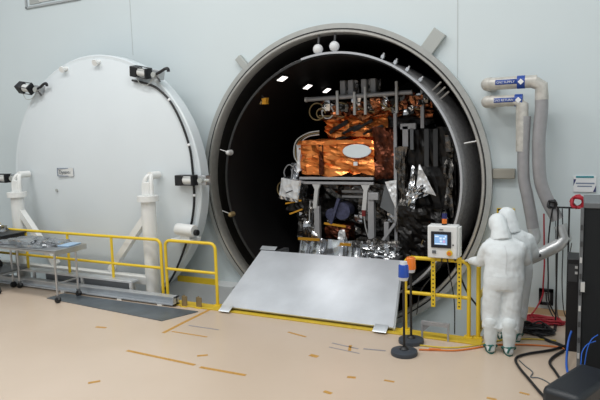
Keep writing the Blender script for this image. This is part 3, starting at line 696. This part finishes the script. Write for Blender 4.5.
cord([(-.38, -.06, .35), (-.36, -.12, .22), (-.26, -.3, .06), (-.12, -.4, .02)], .010, 'black cable dropping from the outlet box to the floor', 'black')
cord([(-.27, -.46, 1.69), (-.26, -.46, 1.5), (-.25, -.45, 1.15), (-.24, -.42, .7), (-.22, -.38, .2), (-.18, -.35, .02)], .007, 'thin grey cable hanging beside the stand post', 'rack_grey')
def heap(cx, cy, rx, ry, h, r, loops, label, m, seed):
    rnd = random.Random(seed); pts = []
    for k in range(loops * 9):
        a = k * 2 * PI / 9; q = .55 + .45 * rnd.random()
        pts.append((cx + rx * q * math.cos(a + rnd.uniform(-.2, .2)), cy + ry * q * math.sin(a), r + h * rnd.random() * (k / (loops * 9))))
    tag(MB().tube(pts, r, 6, 4).build('cable_heap', m), label, 'cable')
heap(-.50, -.85, .28, .20, .12, .012, 14, 'tangled heap of black cable on the floor behind the two people', 'black', 3)
heap(-.36, -.42, .26, .14, .09, .015, 9, 'tangled heap of red cable on the floor against the wall', 'red', 5)
cord([(-.45, -1.0, .02), (-.30, -1.2, .02), (-.16, -1.3, .02), (-.05, -1.45, .02)], .02, 'black cable running from the black heap to the low cabinet', 'black')
cord([(-.05, -1.28, .022), (-.25, -1.55, .022), (-.50, -1.78, .022), (-.62, -1.98, .022), (-.56, -2.25, .022), (-.43, -2.55, .022), (-.33, -2.78, .022), (-.25, -2.95, .022)], .016, 'thick black cable looping over the floor to the black case', 'black')
cord([(-.10, -1.5, .022), (-.22, -1.8, .022), (-.24, -2.0, .022), (-.18, -2.2, .022), (-.12, -2.4, .022), (-.04, -2.62, .022)], .016, 'thick black cable running beside the rack to the black case', 'black')
cord([(-.58, -2.0, .008), (-.50, -2.15, .008), (-.41, -2.3, .008), (-.42, -2.45, .008), (-.34, -2.44, .008), (-.24, -2.52, .008), (-.16, -2.68, .008)], .007, 'thin grey cable curling on the floor inside the thick black loop', 'rack_grey')
cord([(-1.78, -2.12, .012), (-1.59, -2.06, .012), (-1.35, -1.98, .012), (-1.15, -1.82, .012), (-.95, -1.62, .012), (-.70, -1.50, .012), (-.45, -1.42, .012), (-.2, -1.38, .012), (-.06, -1.42, .012)], .011, 'orange extension cord across the floor past the suited people', 'orange')
cord([(-1.84, -1.97, .012), (-1.5, -1.93, .012), (-1.25, -1.80, .012), (-1.0, -1.55, .012), (-.8, -1.35, .012), (-.5, -1.2, .012), (-.2, -1.15, .012)], .010, 'yellow cord on the floor in front of the yellow rail', 'yellow_cord')
tag(MB().cyl((-1.66, -2.08, .018), (-1.52, -2.03, .018), .018, .012, 10).build('cord_plug', 'orange'), 'orange plug at the end of the orange extension cord', 'plug')

# black rack, low cabinet, case
rk = thing('equipment_rack', (.45, -1.9, 0), 'tall black equipment rack at the right edge of the picture', 'rack')
MB().b2((.075, -2.3, .05), (.9, -1.5, 1.93)).build('cabinet', 'black_matte', rk, bevel=.008)
MB().b2((.07, -2.31, 1.93), (.91, -1.49, 1.99)).build('top_cap', 'rack_grey', rk, bevel=.006)
MB().b2((.04, -2.315, .05), (.072, -2.28, 1.93)).build('corner_post', 'rack_grey', rk)
for k in range(9): MB().b2((.045, -2.325, .25 + k * .18), (.067, -2.314, .31 + k * .18)).build('latch', 'frame_light' if k % 3 == 0 else 'dark_grey', rk)
MB().b2((.06, -2.36, 1.02), (.10, -2.31, 1.12)).build('hinge', 'frame_light', rk)
for x in (.15, .8):
    for y in (-2.2, -1.6): MB().cyl((x, y, 0), (x, y, .05), .03, seg=10).build('foot', 'black', rk)
lc = thing('junction_cabinet', (-.02, -1.25, 0), 'lower narrow black cabinet just left of the tall rack', 'cabinet')
MB().b2((-.09, -1.45, 0), (.045, -1.0, 1.18)).build('body', 'black', lc, bevel=.006)
MB().b2((-.075, -1.458, .9), (.03, -1.448, 1.12)).build('panel', 'dark_grey', lc)
for k in range(2): MB().b2((-.0, -1.47, 1.0 + k * .07), (.03, -1.456, 1.03 + k * .07)).build('connector', 'frame_light', lc)
cord([(-.02, -1.62, .32), (-.045, -1.72, .25), (-.06, -1.85, .15), (-.06, -2.1, .06), (-.03, -2.35, .03)], .013, 'bright blue cable dropping to the floor beside the rack', 'blue_cord')
cord([(.22, -2.40, .50), (.14, -2.45, .47), (.09, -2.52, .40), (.08, -2.6, .30), (.05, -2.65, .06)], .005, 'thin light blue cable bending over behind the black case', 'blue_cord')
cord([(.24, -2.36, .56), (.18, -2.42, .52), (.14, -2.46, .42), (.12, -2.5, .28), (.1, -2.55, .06)], .005, 'thin blue patch cable nearest the right edge above the black case', 'blue_cord')
ca = thing('equipment_case', (.10, -3.1, 0), 'black rounded equipment case at the bottom right corner', 'case')
R = RZ(-.41)
cc = V((.07, -3.15, .18)) 
MB().box(cc, (.36, .84, .36), R).build('body', 'black_plastic', ca, bevel=.05)
MB().box(cc + V((0, 0, .0)), (.372, .852, .02), R).build('lid_seam', 'black', ca, bevel=.008)
for s_ in (-1, 1): MB().box(cc + R @ V((.18, .22 * s_, -.02)), (.03, .08, .09), R).build('latch', 'dark_grey', ca, bevel=.006)

# ------------------------------------------------------------------ spacecraft
sp = thing('spacecraft', (-3.6, 2.0, .2), 'foil wrapped spacecraft in gold, silver and black inside the dark chamber', 'spacecraft')
def F(name, m, c, s_, n=10, amp=.03, seed=0, R=None, freq=4.0, smooth=0):
    return MB().foil_box(c, s_, n, amp, seed, R, freq).build(name, m, sp, smooth=smooth)
F('core_body', 'black_foil', (-3.45, 2.6, 1.75), (2.1, 1.9, 2.5), 16, .04, 1)
lab(F('gold_blanket', 'gold_foil', (-4.18, 1.55, 2.33), (1.50, 1.05, .61), 11, .075, 2, None, 4.0), 'crinkled orange gold foil blanket box')
lab(F('gold_hood', 'gold_foil', (-3.86, 1.75, 2.86), (1.24, .9, .44), 10, .10, 3, RX(-.25), 4), 'folded orange gold foil above the box')
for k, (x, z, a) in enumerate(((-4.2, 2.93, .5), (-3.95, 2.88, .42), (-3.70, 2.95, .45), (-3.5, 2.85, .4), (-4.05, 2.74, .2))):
    MB().foil_box((x, 1.26, z), (.42, .05, .05), 6, .02, 11 + k, RY(-a), 6).build('fold_shade_strip', 'black_foil', sp, smooth=0)  # dark strips laid in for the shade between the foil folds
F('seam_flap', 'copper_foil', (-4.47, 1.0, 2.33), (.09, .06, .60), 10, .02, 5)
F('edge_flap', 'gold_foil', (-4.2, 1.0, 2.645), (1.5, .10, .06), 14, .025, 6)
MB().lathe([(.001, 0), (.27, 0), (.285, .012), (.27, .024), (.001, .024)], (0, 0, 0), 'Y', 40).build('aperture', 'mirror_white', sp)
ap = [o for o in sp.children if o.name.startswith('aperture')][0]
ap.data.transform(Matrix.Translation(V((-3.72, .925, 2.47)) - WORLD_LOC[sp]) @ Matrix.Diagonal((1, 1, .46, 1)) @ Matrix.Translation(WORLD_LOC[sp]))
lab(ap, 'pale oval aperture in the gold foil')
MB().b2((-3.79, .935, 2.20), (-3.71, .96, 2.27)).build('label_patch', 'white', sp)
F('side_blanket', 'copper_foil', (-3.20, 1.5, 2.42), (.42, .9, .95), 10, .05, 8)
F('top_deck', 'copper_bright', (-3.45, 1.8, 3.22), (2.1, 1.2, .22), 12, .08, 9)
F('top_bus', 'black_foil', (-3.35, 2.0, 3.08), (2.0, 1.2, .30), 12, .05, 10)
MB().cyl((-4.74, .95, 3.475), (-2.66, .95, 3.50), .042, seg=16).build('boom', 'frame_grey', sp)
MB().cyl((-4.76, .95, 3.475), (-4.72, .95, 3.475), .05, seg=16).build('boom_tip', 'frame_light', sp)
for x, z0, z1 in ((-4.07, 3.16, 3.60), (-3.73, 3.14, 3.56), (-3.52, 3.14, 3.64), (-2.93, 3.14, 3.70)):
    MB().cyl((x, .89, z0), (x, .89, z1), .028, seg=10).build('strut', 'frame_light', sp)
for k, x in enumerate((-4.02, -3.86, -3.60, -3.42)):
    MB().b2((x - .06, 1.05, 3.50), (x + .05, 1.25, 3.80)).build('thruster_pod', 'frame_grey', sp, bevel=.015)
    F('pod_wrap', 'smoke_foil', (x + .09, 1.2, 3.66), (.06, .12, .26), 5, .03, 20 + k)
for k in range(14):
    x = -4.5 + k * .145; rnd = random.Random(k)
    F('bracket_wrap', ('copper_foil', 'silver_foil', 'black_foil', 'smoke_foil')[k % 4], (x, 1.15 + rnd.uniform(-.1, .1), 3.33 + rnd.uniform(-.08, .06)), (.13, .14, .14 + .10 * rnd.random()), 3, .06, 30 + k)
for k, (cx, cz, rr) in enumerate(((-4.55, 3.24, .16), (-4.32, 3.22, .12), (-4.45, 3.20, .09))):
    MB().tube([(cx + rr * math.cos(a), 1.02 - .02 * k, cz + rr * math.sin(a)) for a in [i * PI / 6 for i in range(12)]], .014, 6, 3).build('cable_loop', 'brass' if k != 1 else 'frame_light', sp)
for (a, b) in (((-4.5, 3.16), (-4.0, 3.12)), ((-3.3, 3.36), (-3.05, 3.17)), ((-3.2, 3.2), (-2.6, 3.42)), ((-3.0, 3.3), (-2.5, 3.18)), ((-4.1, 3.4), (-3.4, 3.18))):
    MB().cyl((a[0], 1.0, a[1]), (b[0], 1.05, b[1]), .014, seg=6).build('link_rod', 'brass', sp)
for k in range(16):
    rnd = random.Random(500 + k)
    F('crumpled_wrap', ('copper_bright', 'silver_foil', 'copper_bright', 'smoke_foil')[k % 4], (-4.35 + k * .125, 1.06 + rnd.uniform(-.06, .06), 3.20 + rnd.uniform(-.03, .22)), (.13, .08, .10 + .08 * rnd.random()), 3, .06, 130 + k)
for k in range(6):
    rnd = random.Random(600 + k)
    F('crumpled_wrap', ('silver_foil', 'smoke_foil')[k % 2], (-4.9 + rnd.random() * .3, .98, .85 + k * .11), (.12, .08, .12), 3, .05, 160 + k)
# wires left of the gold box
for k, dz in enumerate((0, .035, .07)):
    MB().tube([(-4.98 - .01 * k, 1.05, 2.22), (-5.02 - dz, 1.05, 2.42), (-4.96 - dz, 1.05, 2.62 + dz), (-4.78, 1.05, 2.76 + dz), (-4.55, 1.1, 2.80 + dz)], .012, 6).build('harness_wire', 'offwhite' if k != 1 else 'brass', sp)
F('edge_wrap', 'white_foil', (-4.96, 1.15, 2.35), (.06, .3, .5), 6, .025, 44)
# tilted silver box at left
R = RY(.18)
lab(F('silver_box', 'silver_foil', (-5.08, 1.0, 1.73), (.42, .4, .42), 8, .02, 45, R), 'bright silver foil box tilted at the left')
MB().box((-5.08, .785, 1.76), (.40, .02, .35), R).build('box_face', 'white_foil', sp)
MB().box((-5.08, .772, 1.70), (.16, .006, .02), RY(-.35)).build('box_mark', 'black', sp)
F('lower_box', 'black_foil', (-5.0, 1.05, 1.40), (.38, .36, .22), 8, .03, 46, R)
MB().box((-5.03, .84, 1.49), (.36, .02, .03), RY(-.2)).build('gold_edge', 'amber_part', sp)
MB().box((-4.98, .84, 1.30), (.30, .02, .03), RY(-.35)).build('gold_edge', 'amber_part', sp)
for k, pts in enumerate(([(-5.2, 1.0, 1.55), (-5.42, .98, 1.62), (-5.44, .98, 1.80), (-5.3, .98, 1.90), (-5.12, 1.0, 1.9)], [(-5.25, 1.0, 1.9), (-5.30, 1.0, 2.08), (-5.18, 1.0, 2.22), (-5.02, 1.0, 2.1)], [(-5.15, 1.0, 1.85), (-5.10, 1.0, 2.15), (-5.0, 1.0, 2.25)])):
    MB().tube(pts, .013, 6).build('wire_loop', 'frame_grey' if k else 'brass', sp)
F('bracket_wrap', 'silver_foil', (-5.08, 1.1, 2.1), (.12, .1, .26), 5, .05, 47)
F('left_blanket', 'smoke_foil', (-4.82, 1.35, 1.12), (.42, .7, .85), 8, .07, 48)
for k in range(5):
    MB().tube([(-4.98 + k * .08, 1.0, 1.5), (-4.9 + k * .05, .97, 1.2 - .05 * k), (-4.75 + .03 * k, .98, .95), (-4.8 + .06 * k, 1.0, .75)], .012, 6).build('harness_wire', ('frame_grey', 'dark_grey', 'brass', 'frame_light', 'dark_grey')[k], sp)
# bay under the gold box
F('bay_back', 'smoke_foil', (-3.9, 1.75, 1.30), (1.5, .5, 1.0), 9, .07, 50)
MB().cyl((-4.36, 1.4, 1.22), (-4.36, 1.15, 1.22), .12, seg=18).cyl((-4.12, 1.4, 1.30), (-4.12, 1.12, 1.30), .17, seg=18).build('motor', 'motor_blue', sp)
MB().bar((-4.34, 1.1, 1.05), (-4.16, 1.1, 1.55), .08, .06).build('motor_arm', 'motor_blue', sp)
F('motor_base', 'copper_foil', (-4.22, 1.25, .90), (.5, .3, .28), 8, .05, 51)
MB().box((-4.25, 1.08, 1.03), (.46, .03, .04), RY(.1)).build('gold_edge', 'amber_part', sp)
F('base_wrap', 'white_foil', (-4.12, 1.1, .84), (.14, .1, .2), 5, .04, 52)
MB().b2((-3.69, 1.08, 1.22), (-3.62, 1.11, 1.38)).build('red_tag', 'red_tag', sp)
MB().tube([(-3.65, 1.09, 1.55), (-3.65, 1.09, 1.38)], .012, 6).tube([(-3.65, 1.09, 1.22), (-3.62, 1.09, 1.0), (-3.56, 1.09, .8)], .012, 6).build('tag_cord', 'frame_light', sp)
for k in range(8):
    rnd = random.Random(100 + k)
    F('electronics_box', ('smoke_foil', 'black_foil', 'smoke_foil', 'silver_foil')[k % 4], (-4.4 + k * .18, 1.35 + rnd.uniform(-.1, .1), .95 + rnd.uniform(-.12, .5)), (.14, .16, .16), 4, .03, 60 + k)
# base foil skirt
def skirt(p, u, v):
    return p + V((0, -.06 * math.sin(u * 42 + 2 * math.sin(u * 9)) * (.4 + .6 * v) - .12 * (1 - v), .03 * noise.noise(p * 6)))
MB().grid([(-4.98, .92, .28), (-2.90, .92, .28), (-2.95, .95, .76), (-4.95, .95, .76)], 90, 10, skirt).build('foil_skirt', 'silver_foil', sp, smooth=0)
F('skirt_roll', 'smoke_foil', (-3.3, .98, .74), (.85, .16, .14), 12, .05, 70)
MB().box((-4.72, .86, .76), (.46, .05, .05)).build('gold_trim', 'amber_part', sp)
MB().box((-3.95, .86, .70), (.22, .05, .05)).build('gold_trim', 'amber_part', sp)
F('skirt_fold', 'silver_foil', (-3.2, .86, .55), (.62, .14, .28), 12, .08, 71)
# right wing
MB().b2((-3.02, .98, .30), (-2.965, 1.04, 3.18)).build('mast', 'frame_grey', sp)
MB().b2((-2.53, 1.0, 2.86), (-2.47, 1.08, 3.58)).build('post', 'frame_grey', sp)
MB().b2((-2.90, 1.0, 2.85), (-2.62, 1.1, 2.95)).b2((-2.86, 1.0, 2.50), (-2.76, 1.06, 2.9)).build('hanging_bracket', 'frame_grey', sp)
MB().b2((-2.72, 1.0, 2.48), (-2.66, 1.06, 2.86)).build('hanging_bracket', 'rack_grey', sp)
for x in (-2.43, -2.27): MB().b2((x - .04, 1.02, 2.18), (x + .04, 1.06, 2.84)).build('radiator_strip', 'dark_grey', sp)
F('wing_panel', 'black_foil', (-2.42, 1.35, 1.75), (.95, .5, 2.2), 12, .05, 75)
F('wing_edge', 'smoke_foil', (-2.02, 1.15, 2.0), (.12, .3, 1.4), 10, .05, 76)
F('wing_foot', 'black_foil', (-2.45, 1.0, 1.0), (.85, .35, .9), 14, .06, 77)
F('cable_wrap', 'silver_foil', (-2.72, .98, 1.35), (.14, .08, .85), 12, .06, 78, RY(.1))
F('cable_wrap', 'smoke_foil', (-2.87, 1.0, 1.75), (.14, .1, 1.5), 12, .05, 79)
def crumple(seed, amp=.03):
    return lambda p, u, v: p + V((0, amp * (noise.noise(p * 7 + V((seed, 0, 0))) - abs(noise.noise(p * 13))), 0))
def sheet(name, q, m, seed, nn=10, amp=.03):
    o = MB().grid(q, nn, nn, crumple(seed, amp)).build(name, m, sp, smooth=0); s_ = o.modifiers.new('s', 'SOLIDIFY'); s_.thickness = .004; return o
lab(sheet('white_flap', [(-2.60, .92, 1.78), (-2.24, .92, 1.66), (-2.52, .92, 2.22), (-2.54, .92, 2.22)], 'white_foil', 3), 'white foil flap shaped like a wedge')
sheet('silver_flap', [(-2.72, .92, 1.55), (-2.36, .92, 1.68), (-2.46, .9, 1.86), (-2.74, .9, 1.80)], 'silver_foil', 4, amp=.06)
sheet('silver_flap', [(-2.80, .90, .95), (-2.66, .90, .95), (-2.60, .9, 1.6), (-2.76, .9, 1.6)], 'silver_foil', 5, amp=.07)
sheet('silver_flap', [(-2.74, .90, 1.75), (-2.62, .90, 1.75), (-2.62, .9, 2.18), (-2.66, .9, 2.20)], 'silver_foil', 6, amp=.05)
lab(sheet('white_flap', [(-2.98, .94, 1.42), (-2.96, .94, 1.50), (-2.96, .94, 1.94), (-3.18, .94, 1.90)], 'white_foil', 7), 'white foil flap beside the mast')
MB().prism([(-3.2, 1.0, 1.84), (-2.98, 1.0, 1.5), (-3.0, 1.0, 1.25), (-3.3, 1.0, 1.42)], (0, .03, 0)).build('grey_panel', 'rack_grey', sp)
for k in range(7):
    rnd = random.Random(200 + k)
    F('bracket_wrap', ('smoke_foil', 'black_foil', 'copper_foil')[k % 3], (-2.7 + rnd.random() * .55, .88, .55 + rnd.random() * .9), (.12, .08, .14), 4, .04, 90 + k)
for k in range(6):
    rnd = random.Random(300 + k)
    x = -2.75 + k * .12
    MB().tube([(x, .9, .5), (x + rnd.uniform(-.1, .1), .86, .8), (x + rnd.uniform(-.1, .1), .88, 1.1), (x + .1, .9, 1.4)], .010, 6).build('harness_wire', ('brass', 'dark_grey', 'frame_grey')[k % 3], sp)

# test stand
ts = thing('test_stand', (-3.9, 1.0, .2), 'grey steel test stand under the gold foil spacecraft box', 'stand')
for z in (1.955, 1.865): MB().b2((-4.93, .93, z - .025), (-3.40, .99, z + .025)).build('top_beam', 'frame_grey', ts, bevel=.005)
for x, x2 in ((-4.57, -4.62), (-3.56, -3.60)):
    MB().prism([(x - .09, .94, 1.84), (x + .09, .94, 1.84), (x + .04, .94, 1.74), (x2 + .04, .94, 1.36), (x2 - .04, .94, 1.36), (x - .04, .94, 1.74)], (0, .06, 0)).build('bracket', 'frame_light', ts)
MB().b2((-4.64, .95, .2), (-4.53, 1.05, 1.40)).build('post', 'frame_grey', ts, bevel=.008)
MB().b2((-3.52, .93, .2), (-3.40, 1.05, 1.62)).build('post', 'frame_grey', ts, bevel=.008)
MB().b2((-3.23, 1.0, .2), (-3.14, 1.08, 1.14)).build('post', 'frame_grey', ts, bevel=.008)
MB().bar((-3.36, .93, .62), (-2.99, .93, 1.14), .05, .05).build('brace', 'frame_grey', ts)
for z in (1.68, 1.58): MB().b2((-4.14, 1.2, z - .02), (-3.5, 1.25, z + .02)).build('cross_bar', 'frame_grey', ts)
MB().b2((-3.50, .90, 1.56), (-3.30, .98, 1.70)).build('clevis', 'frame_grey', ts, bevel=.01)

# ------------------------------------------------------------------ people
def remesh(o, vox, smooth_it=6, wr=0.0):
    r = o.modifiers.new('r', 'REMESH'); r.mode = 'VOXEL'; r.voxel_size = vox; r.use_smooth_shade = True
    s_ = o.modifiers.new('sm', 'SMOOTH'); s_.factor = .5; s_.iterations = smooth_it
    if wr:
        tx = bpy.data.textures.new('suit_folds', 'CLOUDS'); tx.noise_scale = .11; tx.noise_depth = 1
        d = o.modifiers.new('d', 'DISPLACE'); d.texture = tx; d.strength = wr; d.mid_level = .5; d.texture_coords = 'LOCAL'
def limb(mb, pts, rad, seg=14, n=4, tip=True):
    P = catmull(pts, n); R_ = []
    rr = [r if isinstance(r, tuple) else (r, r) for r in rad]
    for i in range(len(P)):
        t = i / n; k = min(int(t), len(rr) - 2); f = t - k
        R_.append(tuple(rr[k][j] * (1 - f) + rr[k + 1][j] * f for j in (0, 1)))
    mb.sweep(P, R_, seg); mb.ball(P[0], sum(R_[0]) / 2, 12)
    if tip: mb.ball(P[-1], sum(R_[-1]) / 2, 12)
def hand(parent, wrist, dirv, down, side, curl=.8, s_=1.0):
    """palm with five unequal fingers, curling towards `down`"""
    d = V(dirv).normalized(); dn_ = (V(down) - d * V(down).dot(d)).normalized(); sd = d.cross(dn_).normalized() * side
    w0 = V(wrist); mb = MB()
    mb.sweep([w0 - d * .03, w0 + d * .02, w0 + d * .09], [(.028, .022), (.036, .022), (.040, .018)], 12)
    for i, L in enumerate((.072, .080, .074, .058)):
        o = (i - 1.5) * .020; b = w0 + d * .085 + sd * o
        p1 = b + (d * math.cos(curl * .35) + dn_ * math.sin(curl * .35)) * L * .45
        p2 = p1 + (d * math.cos(curl * 1.0) + dn_ * math.sin(curl * 1.0)) * L * .32
        p3 = p2 + (d * math.cos(curl * 1.6) + dn_ * math.sin(curl * 1.6)) * L * .25
        mb.sweep([b - d * .03, b, p1, p2, p3], [.010, .0105, .010, .009, .0065], 10)
    b = w0 + d * .03 - sd * .03
    p1 = b + (d * .6 - sd * .75 + dn_ * .3).normalized() * .038; p2 = p1 + (d * .8 - sd * .2 + dn_ * .55).normalized() * .034
    mb.sweep([w0 + d * .015, b, p1, p2], [.015, .014, .0115, .008], 10)
    o = mb.build('glove', 'glove', parent); remesh(o, .005, 3); return o
def person(name, label, feet, pelvis, chest, neck, head, facing, elbows, wrists, handd, scale=1.0):
    loc = V(((feet[0][0] + feet[1][0]) / 2, (feet[0][1] + feet[1][1]) / 2, 0))
    t = thing(name, loc, label, 'person', 'people in white cleanroom suits')
    f = V((math.sin(facing), math.cos(facing), 0)); rgt = V((math.cos(facing), -math.sin(facing), 0))
    pe, chs, ne, hd = map(V, (pelvis, chest, neck, head))
    mb = MB()
    # torso: widths across, depth along
    spine = [pe - V((0, 0, .12)), pe, pe.lerp(chs, .45), chs, chs.lerp(ne, .6), ne]
    wd = [(.245, .165), (.25, .175), (.235, .168), (.245, .165), (.215, .145), (.11, .10)]
    rings = []
    for p, (a, b) in zip(catmull(spine, 4), [tuple(wd[min(i // 4, 4)][j] * (1 - (i % 4) / 4) + wd[min(i // 4 + 1, 5)][j] * ((i % 4) / 4) for j in (0, 1)) for i in range(20)] + [wd[5]]):
        rings.append([mb.bm.verts.new(p + rgt * a * math.cos(2 * PI * k / 20) + f * b * math.sin(2 * PI * k / 20)) for k in range(20)])
    for a, b in zip(rings, rings[1:]):
        for k in range(20): mb.bm.faces.new((a[k], a[(k + 1) % 20], b[(k + 1) % 20], b[k]))
    mb.bm.faces.new(rings[0][::-1]); mb.bm.faces.new(rings[-1])
    limb(mb, [ne - V((0, 0, .03)), ne.lerp(hd, .6)], [.065, .06])
    for i, s_ in enumerate((-1, 1)):
        ft = V(feet[i]); hip = pe + rgt * .105 * s_ - V((0, 0, .06)); an = ft + V((0, 0, .12)) - f * .03
        kn = hip.lerp(an, .52) + f * .035
        limb(mb, [hip, hip.lerp(kn, .5), kn, kn.lerp(an, .3), an + V((0, 0, .17))], [.140, .136, .126, .120, .112], tip=False)
        sh = chs.lerp(ne, .22) + rgt * .195 * s_; el = V(elbows[i]); wr = V(wrists[i])
        limb(mb, [sh, sh.lerp(el, .5), el, el.lerp(wr, .5), wr], [.082, .082, .074, .066, .046])
    body = mb.build('coverall', 'suit', t); remesh(body, .013, 6, .013)
    for i, s_ in enumerate((-1, 1)):
        ft = V(feet[i]); an = ft + V((0, 0, .12)) - f * .03
        mb = MB(); limb(mb, [an + V((0, 0, .27)), an + V((0, 0, .12)), an - V((0, 0, .02))], [.092, .084, .07])
        limb(mb, [an - V((0, 0, .065)) - f * .035, an - V((0, 0, .075)) + f * .10, an - V((0, 0, .085)) + f * .20], [(.052, .052), (.054, .045), (.046, .032)])
        bt = mb.build('boot_cover', 'boot_white', t); remesh(bt, .011, 4, .012)
        mb = MB(); P = []
        for k in range(22):
            a = 2 * PI * k / 22; q = f * (.155 * math.cos(a) + .075) + rgt * (.056 * math.sin(a))
            P.append(ft - f * .03 + q + V((0, 0, .0)))
        mb.prism(P, (0, 0, .016)); lab(mb.build('sole', 'boot_green', bt), 'dark green boot sole')
        st_ = MB().tube([an - f * .10 - V((0, 0, .075)) - rgt * .03, an - f * .085 + V((0, 0, -.01)) + rgt * .0, an + rgt * .075 + V((0, 0, -.03)), an + f * .05 + rgt * .072 - V((0, 0, .07))], .012, 6)
        st_.tube([an - f * .085 + V((0, 0, -.01)), an - rgt * .075 + V((0, 0, -.03)), an + f * .05 - rgt * .072 - V((0, 0, .07))], .012, 6)
        st_.build('strap', 'boot_green', bt)
    # head, with a face under the hood
    up_ = (hd - ne).normalized(); fh = (f - up_ * f.dot(up_)).normalized(); rh = up_.cross(fh) * -1
    rh = fh.cross(up_)
    Rh = Matrix((rh, fh, up_)).transposed()
    face = MB(); face.ball(hd + fh * .02, .1, 20, (.76, 1.0, 1.10), Rh)
    face.ball(hd + fh * .120 - up_ * .012, .019, 10, (.8, 1, 1.4), Rh)
    hm = face.build('head', 'skin', t, smooth=3); remesh(hm, .008, 3)
    for s_ in (-1, 1):
        MB().ball(hd + fh * .1045 + rh * .030 * s_ + up_ * .018, .011, 10).build('eye', 'eye_dark', hm)
    MB().ball(hd + fh * .060 - up_ * .058, .074, 16, (1.0, .95, .72), Rh).build('face_mask', 'glove', hm, smooth=3)
    hood = MB(); hood.ball(hd - fh * .022 + up_ * .016, .130, 22, (.92, .98, 1.08), Rh)
    for v in hood.bm.verts:
        q = Rh.transposed() @ (v.co - hd)
        if q.y > .050 and q.z < .09: v.co -= fh * (q.y - .050)          # flat front, open around the face
    limb(hood, [hd - up_ * .02 - fh * .052, hd.lerp(ne, .6) - fh * .04, ne - V((0, 0, .07)) - fh * .035], [.104, .112, .140], tip=False)
    h2 = hood.build('hood', 'suit', t); remesh(h2, .012, 5, .010)
    sb = [pe + V((0, 0, .10)) - f * .178, pe.lerp(chs, .5) - f * .174, chs - f * .172, chs.lerp(ne, .5) - f * .155]
    seams = [lab(MB().tube(sb, .006, 6, 8).build('back_seam', 'glove', t), 'grey seam down the back')]
    seams.append(MB().sweep([pe + V((0, 0, .06)) + rgt * .253 * math.cos(a) + f * .178 * math.sin(a) for a in [2 * PI * k / 28 for k in range(29)]], .006, 6).build('waist_seam', 'suit', t))
    for q in seams:
        sw = q.modifiers.new('w', 'SHRINKWRAP'); sw.target = body; sw.offset = .003; sw.wrap_mode = 'OUTSIDE_SURFACE'
    for i, s_ in enumerate((-1, 1)):
        hand(t, wrists[i], handd[i][0], handd[i][1], -s_, handd[i][2])
    return t
person('person', 'person in a white hooded suit standing nearest, one hand out to the yellow rail',
       ((-.945, -1.80, 0), (-.725, -1.80, 0)), (-.80, -1.73, .94), (-.80, -1.68, 1.28), (-.85, -1.60, 1.46), (-.895, -1.52, 1.575), -.25,
       ((-1.09, -1.64, 1.12), (-.56, -1.50, 1.14)), ((-1.235, -1.52, 1.085), (-.66, -1.27, 1.14)),
       (((-.45, .5, -.05), (0, .2, -1), 1.0), ((-.3, 1, .1), (0, 0, -1), .5)))
person('person', 'person in a white hooded suit standing behind, only head and right shoulder showing',
       ((-.86, -1.28, 0), (-.68, -1.26, 0)), (-.74, -1.22, .95), (-.745, -1.20, 1.31), (-.785, -1.17, 1.49), (-.825, -1.13, 1.61), -.25,
       ((-.94, -1.04, 1.14), (-.50, -1.08, 1.14)), ((-.90, -.84, 1.10), (-.62, -.84, 1.12)),
       (((-.2, 1, .0), (0, 0, -1), .5), ((-.3, 1, .1), (0, 0, -1), .5)))

# ------------------------------------------------------------------ light
W = bpy.data.worlds.new('world'); SC.world = W; W.use_nodes = True
W.node_tree.nodes['Background'].inputs['Color'].default_value = (.86, .93, 1.0, 1); W.node_tree.nodes['Background'].inputs['Strength'].default_value = .40
def area(name, loc, target, sx, sy, e, col=(1, 1, 1)):
    l = bpy.data.lights.new(name, 'AREA'); l.shape = 'RECTANGLE'; l.size = sx; l.size_y = sy; l.energy = e; l.color = col
    o = bpy.data.objects.new(name, l); COL.objects.link(o); o.location = loc
    o.rotation_euler = (V(target) - V(loc)).to_track_quat('-Z', 'Y').to_euler(); return o
for (x, y, e) in ((-11, -4.5, 520), (-6.5, -4.5, 620), (-2, -4.5, 620), (-11, -9, 350), (-6.5, -9, 420), (-2, -9, 380), (2, -6, 420)):
    area('high_bay_light', (x, y, 8.8), (x, y, 0), 2.4, 1.2, e * .285, (1, .985, .96))
sl = bpy.data.lights.new('ramp_glare_spot', 'SPOT'); sl.energy = 260; sl.spot_size = math.radians(11); sl.spot_blend = 1.0; sl.shadow_soft_size = .25  # added unseen lamp, aimed to put a soft glare patch on the ramp
so = bpy.data.objects.new('ramp_glare_spot', sl); COL.objects.link(so); so.location = (-6.3, -.45, 7.5)
so.rotation_euler = (V((-3.45, -.75, .55)) - V(so.location)).to_track_quat('-Z', 'Y').to_euler()

vs = SC.view_settings; vs.view_transform = 'Standard'; vs.look = 'None'; vs.exposure = 0.0; vs.gamma = 1.0; vs.use_curve_mapping = False
